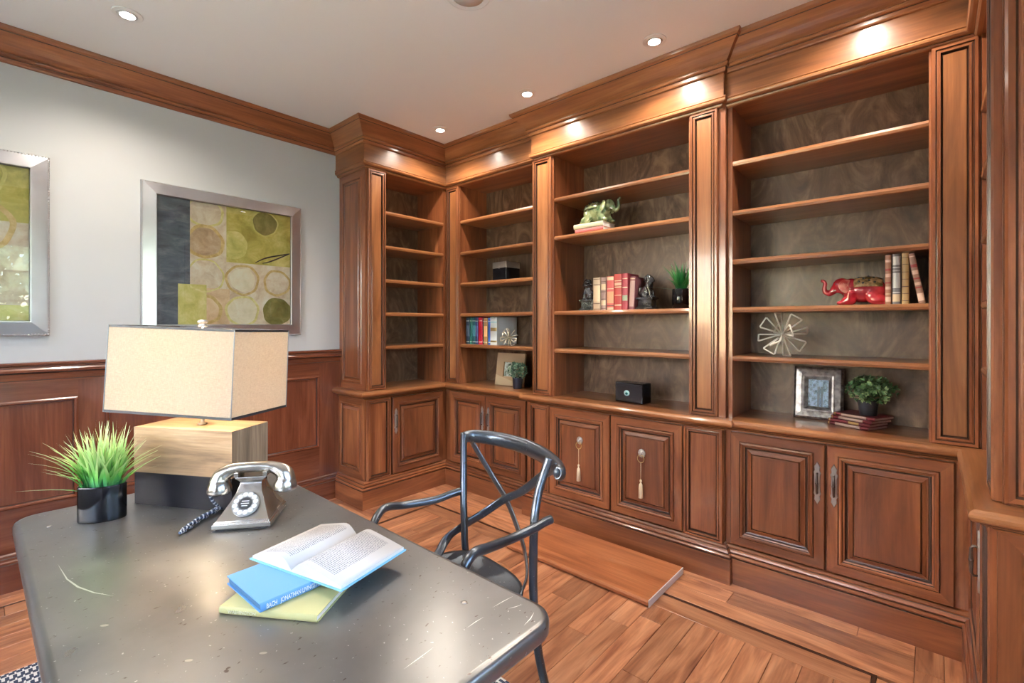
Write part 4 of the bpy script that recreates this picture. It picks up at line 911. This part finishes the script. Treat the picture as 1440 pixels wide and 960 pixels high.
def elephant(label, loc, rz, mat, sadmat, earmat, s, curl=1.0):
    r = thing('elephant_figurine', label, 'figurine', loc, rz)
    m = MB()
    m.ell((-.020, 0, .082), (.088, .056, .068)); m.ell((-.074, 0, .074), (.048, .052, .066)); m.ell((.036, 0, .090), (.050, .050, .060))
    m.ell((.080, 0, .110), (.044, .040, .044)); m.ell((.078, 0, .138), (.022, .024, .014)); m.ell((.104, 0, .096), (.026, .022, .026))
    for y in (-.038, .038):
        m.ell((.046, y, .026), (.036, .020, .027)); m.ell((.080, y, .013), (.024, .017, .014)); m.tube([(.040, y*.8, .07), (.046, y, .028)], [.032, .022], n=10)
        m.ell((-.080, y*1.12, .028), (.046, .020, .029)); m.ell((-.112, y*1.12, .012), (.024, .016, .012)); m.ell((-.058, y*1.05, .050), (.036, .020, .042))
    m.tube([(.108, 0, .100), (.122, 0, .078), (.140, 0, .068), (.156, 0, .078), (.160, 0, .102), (.156, 0, .126), (.164, 0, .140), (.178, 0, .142)], [.022, .018, .015, .013, .011, .010, .009, .008], n=10, spline=4)
    for p in (m,): p.v = [(x*s, y*s, z*s) for x, y, z in p.v]
    remesh(m.build('body', mat, r, local=True), .0045*s, 4)
    for y in (-1, 1):
        e = MB(); e.ell((0, 0, 0), (.038, .006, .042), nu=14, nv=8); n0 = len(e.v)
        Mx = Matrix.Translation((.058, y*.044, .104)) @ Matrix.Rotation(y*.35, 4, 'Z') @ Matrix.Rotation(y*.25, 4, 'X')
        e.v = [tuple((Mx @ Vector(p))*s) for p in e.v]; e.build('ear', earmat, r, local=True)
        for k in range(4):
            a = .8+k*.75; t = MB(); p0 = Mx @ Vector((0, y*.005, 0)); p1 = Mx @ Vector((.024*math.cos(a), y*.0055, .026*math.sin(a)))
            t.tube([p0*s, p1*s], [.0016*s, .0012*s], n=6); t.build('ear_fold', earmat, r, local=True)
        MB().ell(Vector((.106, y*.030, .118))*s, (.0035*s,)*3, nu=8, nv=6).build('eye', HOLE, r, local=True)
        MB().tube([Vector((.106, y*.020, .086))*s, Vector((.128, y*.026, .078))*s], [.004*s, .002*s], n=8).build('tusk', KEYM, r, local=True)
    sd = MB(); U = 14; V_ = 8; ids = []
    for i in range(V_+1):
        row_ = []
        for j in range(U+1):
            x = -.100+.125*i/V_; th = -1.35+2.7*j/U; rad = max(0, 1-((x+.035)/.098)**2)**.36
            row_.append(sd.add([Vector((x, .0590*rad*math.sin(th), .082+.0710*rad*math.cos(th)))*s]))
        ids.append(row_)
    for i in range(V_):
        for j in range(U): sd.face([ids[i][j], ids[i][j+1], ids[i+1][j+1], ids[i+1][j]], 0, True)
    so = sd.build('saddle', sadmat, r, local=True, fix=True)
    sol = so.modifiers.new('solid', 'SOLIDIFY'); sol.thickness = .003*s; sol.offset = 1
    for i, (x, th) in enumerate([(-.062, .5), (-.042, .85), (-.040, .25), (-.018, .6), (.002, .9), (.004, .35), (-.066, 1.0), (-.016, 1.05)]):
        for y in (-1, 1):
            rad = max(0, 1-((x+.035)/.098)**2)**.36; c = Vector((x, y*.0615*rad*math.sin(th), .082+.0735*rad*math.cos(th)))*s
            MB().ell(c, (.0062*s, .0034*s, .0070*s), nu=8, nv=6).build('pierced_hole', HOLE, so, local=True)
    return r
elephant('green glazed elephant figurine with raised trunk on two books', (-1.650, 2.735, SHZ[3]+.0572), -.12, JADE, SADJ, JADE, .97)
EARR = mottled('red_ear_glaze', (.45, .05, .05), (.62, .25, .20), 30)
elephant('red glazed elephant figurine facing left, beside the tan books', (-.262, 2.775, SHZ[1]+.0004), PI+.10, REDG, SADR, EARR, .86)

LIONM = mottled('polished_black_stone', (.010, .010, .012), (.035, .035, .04), 20)
def lion(label, x, y, z, face):
    r = thing('lion_bookend', label, 'bookend', (x, y, z)); m = MB()
    m.box(-.056, .056, -.045, .045, 0, .012).box(-.050, .050, -.040, .040, .012, .018).box(-.044, .044, -.035, .035, .018, .058).box(-.050, .050, -.040, .040, .058, .064).box(-.056, .056, -.045, .045, .064, .074)
    bevel(m.build('pedestal', LIONM, r, local=True), .002)
    f = face; m = MB()
    m.ell((-.012*f, 0, .105), (.032, .030, .032)); m.tube([(-.012*f, 0, .105), (.010*f, 0, .135), (.018*f, 0, .165)], [.032, .027, .024], n=12)
    m.ell((.018*f, 0, .182), (.026, .026, .028)); m.ell((.038*f, 0, .176), (.014, .015, .012)); m.ell((.034*f, 0, .190), (.012, .016, .008))
    for yy in (-.018, .018):
        m.tube([(.014*f, yy, .14), (.028*f, yy, .105), (.030*f, yy, .080)], [.015, .011, .010], n=10); m.ell((.036*f, yy, .079), (.014, .010, .007))
        m.ell((-.014*f, yy*1.3, .092), (.028, .014, .020)); m.ell((.004*f, yy*1.5, .079), (.016, .009, .007)); m.ell((.012*f, yy, .208), (.007, .006, .008))
    m.tube([(-.040*f, 0, .085), (-.050*f, 0, .105), (-.044*f, 0, .13), (-.036*f, 0, .135)], [.009, .009, .011, .006], n=8, spline=3)
    rnd = random.Random(3)
    for i in range(34):   # curls of the mane
        a = rnd.uniform(-2.6, 2.6); b = rnd.uniform(-.9, 1.3); c = Vector((.010*f-.024*math.cos(a)*math.cos(b)*f, .027*math.sin(a)*math.cos(b), .178+.030*math.sin(b)))
        m.ell(c, (.008, .008, .008), nu=8, nv=6)
    remesh(m.build('lion', LIONM, r, local=True), .0030, 2); return r
lion('black lion bookend left of the bound volumes, facing left', -1.740, 2.76, SHZ[1]+.0004, -1)
lion('black lion bookend right of the bound volumes, facing right', -1.325, 2.76, SHZ[1]+.0004, 1)

# potted grass on the middle shelf
g2 = thing('potted_grass', 'dark green artificial grass in a black cylinder pot beside the right lion', 'plant', (-1.118, 2.775, SHZ[1]+.0004))
MB().lathe([(.048, 0), (.050, .002), (.050, .116), (.048, .118), (.046, .118), (.045, .105), (.01, .104)], (-1.118, 2.775, SHZ[1]+.0004), n=32).build('pot', BLACK, g2)
grass(g2, Vector((-1.118, 2.775, SHZ[1]+.102)), 85, .034, .034, 0, .190, .150, .0060, G2, 5, -1.032)

# leafy plants
def leaf_mat(name, a, b_, c):
    m, nt, b = mat_base(name); at = N(nt, 'Attribute'); at.attribute_name = 'tone'; r = ramp(nt, at.outputs['Fac'], [(0, a), (.55, b_), (1, c)]); nt.links.new(r.outputs[0], b.inputs['Base Color']); b.inputs['Roughness'].default_value = .4; return m
LEAF = leaf_mat('boxwood_leaf', (.015, .055, .02), (.07, .17, .055), (.40, .50, .22)); LEAF2 = leaf_mat('eucalyptus_leaf', (.03, .09, .06), (.12, .24, .14), (.42, .52, .32))
def leafy(label, base, pr, phh, c, rad, n, lw, mat, seed):
    r = thing('potted_plant', label, 'plant', base)
    MB().lathe([(pr*.8, 0), (pr*.82, .002), (pr, phh-.004), (pr, phh), (pr*.92, phh), (pr*.9, phh-.012), (.008, phh-.014)], base, n=28).build('pot', plain('dark_pot', (.018, .022, .032), .35), r)
    rnd = random.Random(seed); m = MB(); tone = []; c = Vector(c)
    for i in range(n):
        d = Vector((rnd.gauss(0, 1), rnd.gauss(0, 1), rnd.gauss(0, 1)+.15)).normalized(); q = rnd.uniform(.55, 1.0)
        cl_ = c+Vector((d.x*rad[0], d.y*rad[1], d.z*rad[2]))*q; tn = rnd.random()*.6+.2*q
        for k in range(5):
            a = 2*PI*k/5+rnd.random(); s1 = d.orthogonal().normalized(); s2 = d.cross(s1); v = (s1*math.cos(a)+s2*math.sin(a)); t = (d*.55+v*.85).normalized(); sd_ = t.cross(d).normalized(); l = lw*rnd.uniform(.8, 1.25)
            n0 = m.add([cl_, cl_+t*l*.45+sd_*l*.30, cl_+t*l, cl_+t*l*.45-sd_*l*.30, cl_+t*l*.5-d*l*.08]); m.face([n0, n0+1, n0+4]); m.face([n0+1, n0+2, n0+4]); m.face([n0+2, n0+3, n0+4]); m.face([n0+3, n0, n0+4]); tone += [tn-.15, tn, min(1, tn+.25), tn, tn-.1]
    for i in range(18):
        d = Vector((rnd.gauss(0, 1), rnd.gauss(0, 1), abs(rnd.gauss(0, 1)))).normalized(); e = c+Vector((d.x*rad[0], d.y*rad[1], d.z*rad[2]))*.75; nb = len(m.v)
        m.tube([Vector(base)+BZ*(phh-.014), e], .0012, n=4); tone += [.1]*(len(m.v)-nb)
    o = m.build('foliage', mat, r); tag(o, None, kind='stuff'); at = o.data.attributes.new('tone', 'FLOAT', 'POINT'); at.data.foreach_set('value', tone); return r
leafy('boxwood plant in a dark pot standing on the maroon books', (-.235, 2.855, zz), .042, .072, (-.222, 2.855, zz+.122), (.100, .085, .064), 190, .020, LEAF, 4)
leafy('pale green leafy plant in a small navy pot before the beige frame', (-2.405, 2.790, .8504), .042, .085, (-2.405, 2.790, .990), (.082, .065, .062), 150, .018, LEAF2, 8)

# wire flowers
WIRES = plain('champagne_wire', (.86, .84, .74), .35, .3)
def wire_flower(label, loc, R_, petals, wr, mat, rot, wid=.26):
    r = thing('wire_flower', label, 'ornament', loc); r.rotation_euler = rot
    for dx, dy, dz, tw in petals:
        d = Vector((dx, dy, dz)).normalized(); s1 = d.cross(BY) if abs(d.y) < .9 else d.cross(BX); s1.normalize(); s2 = d.cross(s1); s_ = s1*math.cos(tw)+s2*math.sin(tw)
        a = d*R_*.97+s_*R_*wid; b = d*R_*.97-s_*R_*wid; o0 = d*R_*.06
        m = MB(); e1, e2 = a*.96+b*.04, a*.04+b*.96
        m.tube([o0, a*.97, e1, e2, b*.97, o0], wr, n=6); m.build('petal', mat, r, local=True)
    MB().ell((0, 0, 0), (R_*.10,)*3, nu=10, nv=8).build('centre', mat, r, local=True); return r
pt = []
for k in range(8): a = rg(k*45+10); pt.append((math.cos(a), (-.30 if k % 2 else .12), math.sin(a), .25 if k % 2 else 1.0))
pt += [(.35, -.95, .2, 0.3), (-.25, .95, .3, .5), (-.3, -.9, -.4, 1.2)]
wire_flower('large champagne wire flower ornament alone on a shelf of the wide bookcase', (-.580, 2.755, SHZ[0]+.116), .116, pt, .0040, WIRES, (0, 0, rg(12)))
pt = [(math.cos(rg(a)), .35*math.sin(rg(a*3)), math.sin(rg(a)), a*.1) for a in range(15, 375, 36)]+[(.3, -.9, .3, 0), (-.4, -.8, .3, 1), (.1, -.8, -.6, 2)]
wire_flower('small brass wire flower ornament in front of the white book', (-2.445, 2.735, SHZ[0]+.066), .070, pt, .0026, plain('brass_wire', (.74, .68, .52), .3, .8), (0, 0, .3), .3)

# boxes
bx = thing('keepsake_box', 'small black box with silver top band in the narrow bookcase', 'box', (-2.565, 2.835, SHZ[2]+.0004), rg(-4))
bevel(MB().box(-.078, .078, -.075, .075, 0, .098).build('box_body', BLACK, bx, local=True), .002); MB().ell((0, -.078, .10), (.007, .004, .009)).build('clasp', NICK, bx, local=True)
bevel(MB().box(-.079, .079, -.076, .076, .098, .146).build('lid', plain('pewter_lid', (.50, .47, .42), .35, .8), bx, local=True), .002)
bx2 = thing('jewel_box', 'black oblong box with a turquoise stone on its front', 'box', (-1.440, 2.800, .8504), rg(-6))
m = MB(); m.box(-.100, .100, -.05, .05, 0, .125); bevel(m.build('box_body', BLACK, bx2, local=True), .004)
MB().ring((-.096, -.05, .006), BX, -BY, .192, .113, [(0, 0), (.002, .003), (.008, .003), (.010, .0005)], 0, 0, 0).build('front_panel', plain('smoke_black', (.03, .028, .03), .15), bx2, local=True)
t = MB(); t.ell((-.012, -.052, .060), (.021, .006, .018), nu=20); t.build('stone_rim', plain('turquoise_rim', (.45, .72, .70), .3), bx2, local=True)
t = MB(); t.ell((-.010, -.057, .058), (.010, .004, .008), nu=16); t.build('stone', plain('teal_stone', (.0, .14, .13), .1), bx2, local=True)

# small photo frames
def small_frame(label, c, w, h, border, rot, tilt, fm, art, prof):
    r = thing('photo_frame', label, 'frame', c); r.rotation_euler = (-tilt, 0, rot)
    f = MB().ring((-w/2, 0, 0), BX, -BY, w, h, prof, 0, 0, 0, center=False); f.box(-w/2, w/2, 0, .006, 0, h); f.build('frame', fm, r, local=True)
    MB().box(-w/2+border-.003, w/2-border+.003, -.004, -.0005, border-.003, h-border+.003).build('picture', art, r, local=True)
    MB().obox((0, .035, h*.36), BX, BY, (0, -.30, 1), .018, .002, h*.34).build('easel_back', MBLACK, r, local=True); return r
def photo_mat(name, c0, c1, sc, stretch=(1, 1, 1)):
    m, nt, b = mat_base(name); mp, _ = coords(nt, stretch, 0); n = N(nt, 'TexNoise', Scale=sc, Detail=4.0, Roughness=.7); nt.links.new(mp.outputs[0], n.inputs['Vector'])
    r = ramp(nt, n.outputs['Fac'], [(.42, c0), (.56, c1)]); nt.links.new(r.outputs[0], b.inputs['Base Color']); b.inputs['Roughness'].default_value = .15; return m
SF = mottled('hammered_silver', (.22, .20, .20), (.52, .50, .49), 45); SF.node_tree.nodes['Principled BSDF'].inputs['Metallic'].default_value = .85; SF.node_tree.nodes['Principled BSDF'].inputs['Roughness'].default_value = .36; SF.node_tree.nodes['Principled BSDF'].inputs['Coat Weight'].default_value = 0
sf = small_frame('hammered silver photo frame beside the stack of maroon books', (-.452, 2.925, .8504), .222, .272, .068, 0.02, .14, SF, photo_mat('tree_photo', (.03, .06, .15), (.42, .58, .85), 60, (1, 1, .8)),
   [(0, 0), (.001, .010), (.012, .018), (.036, .022), (.042, .024), (.050, .022), (.066, .004), (.068, .0)])
tr_ = MB()
for x0, x1 in ((-.004, .006), (.012, .020)): tr_.box(x0, x1, -.0045, -.004, .064, .17)
tr_.build('pictured_trunks', plain('photo_ink', (.03, .05, .10), .3), sf, local=True)
BEI = cloth('beige_veneer', (.42, .28, .15)); BEI2 = cloth('light_beige_veneer', (.52, .38, .22))
bf = small_frame('beige frame with slanting panel behind the small pale plant', (-2.555, 2.865, .8504), .275, .262, .075, .08, .14, BEI, photo_mat('green_photo', (.12, .17, .10), (.55, .58, .50), 25), [(0, 0), (0, .016), (.073, .016), (.075, .0)])
m = MB(); n = m.add([(-.1375, -.0165, .001), (.1375, -.0165, .001), (.10, -.0165, .02), (-.1375, -.0165, .085)]); m.face([n, n+1, n+2, n+3]); n2 = m.add([(-.1375, -.0195, .001), (.1375, -.0195, .001), (.10, -.0195, .02), (-.1375, -.0195, .085)]); m.face([n2, n2+1, n2+2, n2+3]); 
for i in range(4): j = (i+1) % 4; m.face([n+i, n+j, n2+j, n2+i])
m.build('slanting_panel', BEI2, bf, local=True)

# ------------------------------------------------------------------ wall art
def art_mat(name, c0, c1, c2, sc=9.0, st=(1, 1, 1)):
    m, nt, b = mat_base(name); mp, _ = coords(nt, st, 1); n = N(nt, 'TexNoise', Scale=sc, Detail=8.0, Roughness=.68, Distortion=.5); nt.links.new(mp.outputs[0], n.inputs['Vector'])
    r = ramp(nt, n.outputs['Fac'], [(.32, c0), (.5, c1), (.68, c2)]); nt.links.new(r.outputs[0], b.inputs['Base Color']); b.inputs['Roughness'].default_value = .5; return m
A_BEI = art_mat('art_beige', (0.538, 0.397, 0.256), (0.704, 0.602, 0.435), (0.800, 0.768, 0.640), 10); A_SLA = art_mat('art_slate', (.035, .05, .065), (.085, .11, .135), (.19, .21, .22), 8, (1, 1, 2.2)); A_OLI = art_mat('art_olive', (0.307, 0.269, 0.038), (0.486, 0.435, 0.090), (0.691, 0.614, 0.218), 7)
A_LIM = art_mat('art_lime', (0.422, 0.410, 0.090), (0.589, 0.550, 0.154), (0.742, 0.678, 0.307), 12); A_TAN = art_mat('art_tan_ring', (0.435, 0.282, 0.090), (0.589, 0.422, 0.154), (0.742, 0.589, 0.282), 25); A_YEL = art_mat('art_yellow_ring', (0.538, 0.486, 0.154), (0.704, 0.640, 0.256), (0.800, 0.768, 0.435), 25)
A_DOL = art_mat('art_dark_olive', (.12, .11, .015), (.19, .175, .035), (.29, .26, .08), 12); A_CRE = art_mat('art_cream', (0.640, 0.589, 0.384), (0.768, 0.704, 0.512), (0.800, 0.794, 0.640), 12); A_PCH = art_mat('art_peach', (0.576, 0.384, 0.205), (0.717, 0.525, 0.307), (0.794, 0.666, 0.461), 10); A_BRN = art_mat('art_brown', (0.358, 0.243, 0.128), (0.512, 0.371, 0.218), (0.640, 0.512, 0.346), 12)
def wall_frame(label, y0, z0, w, h, art):
    X0 = XL+.004; r = thing('framed_painting', label, 'painting', (XL, y0+w/2, z0))
    prof = [(0, 0), (0, .016), (.004, .022), (.012, .024), (.070, .034), (.074, .034), (.078, .020)]
    MB().ring((X0, y0, z0), BY, BX, w, h, prof, 0, 0, 0, center=False).build('frame', FRAMEM, r)
    MB().box(XL+.001, X0+.004, y0+.01, y0+w-.01, z0+.01, z0+h-.01).build('backing_board', MBLACK, r)
    st_ = MB(); sp_ = .0125
    for k in range(int(h/sp_)):
        for yy in (y0+.006, y0+w-.006): st_.ell((X0+.0235, yy, z0+.008+k*sp_), (.003, .0035, .0035), nu=6, nv=4)
    for k in range(int(w/sp_)):
        for zz_ in (z0+.006, z0+h-.006): st_.ell((X0+.0235, y0+.008+k*sp_, zz_), (.003, .0035, .0035), nu=6, nv=4)
    tag(st_.build('nail_stud', STUD, r), None, kind='stuff')
    cw, chh = w-.156, h-.156; a0, b0 = y0+.078, z0+.078; XC = X0+.012
    MB().box(X0+.004, XC, a0, a0+cw, b0, b0+chh).build('canvas', A_BEI, r)
    def rect(u0, u1, v0, v1, mat, lv=1, nm='painted_block'): MB().box(XC, XC+.0006*lv, a0+u0*cw, a0+u1*cw, b0+v0*chh, b0+v1*chh).build(nm, mat, r)
    def ringp(u, v, r0, r1, mat, lv=3, u0=0, u1=1, v0=0, v1=1, nm='painted_ring'):
        m = MB(); K = 40; x = XC+.0006*lv; f = lambda uu, vv: (x, a0+min(max(uu, u0), u1)*cw, b0+min(max(vv, v0), v1)*chh)
        for j in range(K):
            p, q = 2*PI*j/K, 2*PI*(j+1)/K; wob = lambda t: 1+.03*math.sin(3*t+u*9)+.02*math.sin(7*t)
            n = m.add([f(u+r0*wob(p)*math.cos(p), v+r0*wob(p)*math.sin(p)), f(u+r1*wob(p)*math.cos(p), v+r1*wob(p)*math.sin(p)), f(u+r1*wob(q)*math.cos(q), v+r1*wob(q)*math.sin(q)), f(u+r0*wob(q)*math.cos(q), v+r0*wob(q)*math.sin(q))]); m.face([n, n+1, n+2, n+3])
        m.build(nm, mat, r)
    art(rect, ringp, XC, a0, b0, cw, chh, r)
    GL = MB().box(XC+.008, XC+.0095, a0-.002, a0+cw+.002, b0-.002, b0+chh+.002); GL.build('glazing', GLASS, r)
def art2(rect, ringp, XC, a0, b0, cw, chh, r):
    rect(0, .215, 0, 1, A_SLA); rect(.135, .33, 0, .325, A_LIM, 2); rect(.215, .475, .30, 1, A_CRE if 0 else A_BEI, 1)
    rect(.475, 1, .53, 1, A_OLI, 2); rect(.33, .5, 0, .30, A_PCH, 1)
    ringp(.32, .93, .115, .135, A_YEL, 3, .215, .475); ringp(.32, .68, .115, .14, A_TAN, 4, .215, .475); ringp(.32, .68, 0, .115, A_BRN, 2, .215, .475)
    ringp(.32, .40, .125, .14, A_YEL, 5, .215, .475); ringp(.60, .385, .115, .135, A_TAN, 3); ringp(.885, .375, .10, .12, A_TAN, 3); ringp(.60, .385, 0, .10, A_CRE, 2)
    ringp(.60, .115, .115, .135, A_YEL, 4); ringp(.60, .115, 0, .115, A_CRE, 2); ringp(.885, .115, 0, .125, A_DOL, 4); ringp(.32, .12, .10, .125, A_TAN, 3, .33, .5)
    ringp(.78, .90, 0, .100, A_DOL, 4, v1=1); ringp(.78, .90, .100, .112, A_LIM, 4, v1=1); ringp(.52, .68, 0, .12, A_LIM, 5, u0=.475)
    for da, db in ((0, 0), (.06, -.03)):
        MB().tube([(XC+.003, a0+(.70+da)*cw, b0+.545*chh), (XC+.003, a0+(.80+da*.5)*cw, b0+(.60+db)*chh), (XC+.003, a0+.992*cw, b0+.655*chh)], [.002, .005, .0035], n=6, spline=6).build('painted_stroke', INK, r)
def art1(rect, ringp, XC, a0, b0, cw, chh, r):
    rect(0, 1, .64, 1, A_OLI); rect(0, .5, 0, .4, A_SLA, 2); ringp(.75, .60, .16, .19, A_TAN, 5); ringp(.72, .92, .16, .18, A_LIM, 4); ringp(.70, .2, 0, .17, A_DOL, 3); ringp(.3, .75, .12, .15, A_YEL, 6); rect(.5, 1, 0, .1, A_LIM, 2)
wall_frame('framed abstract painting of circles and a slate band, above the desk lamp', .660, 1.268, .950, .934, art2)
wall_frame('framed abstract painting cut off by the left edge, reflecting the window', -.676, 1.288, .950, .938, art1)

# ------------------------------------------------------------------ garden outside the windows
gr = MB().box(3.6, 22, -14, 16, -.6, -.5).box(-18, 3.6, -14, -4.6, -.6, -.5).build('lawn', plain('lawn_grass', (.17, .22, .11), .9)); tag(gr, 'green lawn outside the windows', 'lawn')
pv = MB().box(XR+.1, 3.6, -4.6, 8, -.6, -.48).box(-9, XR+.1, -4.6, YN-.1, -.6, -.48).build('reflector', plain('bounce_paving', (.62, .60, .56), .8)); tag(pv, 'added pale stone terrace outside the windows', 'reflector')  # pale ground added outside to bounce daylight up to the ceiling
TL = art_mat('tree_leaves', (.08, .13, .05), (.20, .28, .13), (.42, .50, .30), 3)
def tree(loc, s, seed, label):
    r = thing('garden_tree', label, 'tree', loc, group='garden trees outside the window'); rnd = random.Random(seed); m = MB(); L = Vector(loc)
    for i in range(1500):
        d = Vector((rnd.gauss(0, 1), rnd.gauss(0, 1), rnd.gauss(0, .9))).normalized()*rnd.uniform(.5, 1)*s; c = L+BZ*s*1.25+d; u = Vector((rnd.gauss(0, 1), rnd.gauss(0, 1), rnd.gauss(0, 1))).normalized(); v = u.orthogonal().normalized(); q = .14*s*.6
        n = m.add([c-u*q, c+v*q*.6, c+u*q, c-v*q*.6]); m.face([n, n+1, n+2, n+3])
    tag(m.build('foliage', TL, r), None, kind='stuff'); MB().tube([L, L+BZ*s*1.2], [.12*s, .07*s], n=8).build('trunk', DARK, r)
tree((5.2, .6, -.5), 1.7, 1, 'leafy garden tree straight outside the side window'); tree((6.8, 4.9, -.5), 2.0, 2, 'leafy garden tree outside the side window, to its left'); tree((5.6, -3.6, -.5), 1.8, 3, 'leafy garden tree outside the side window, to its right'); tree((-1.8, -6.0, -.5), 1.8, 4, 'leafy garden tree outside the added rear window')
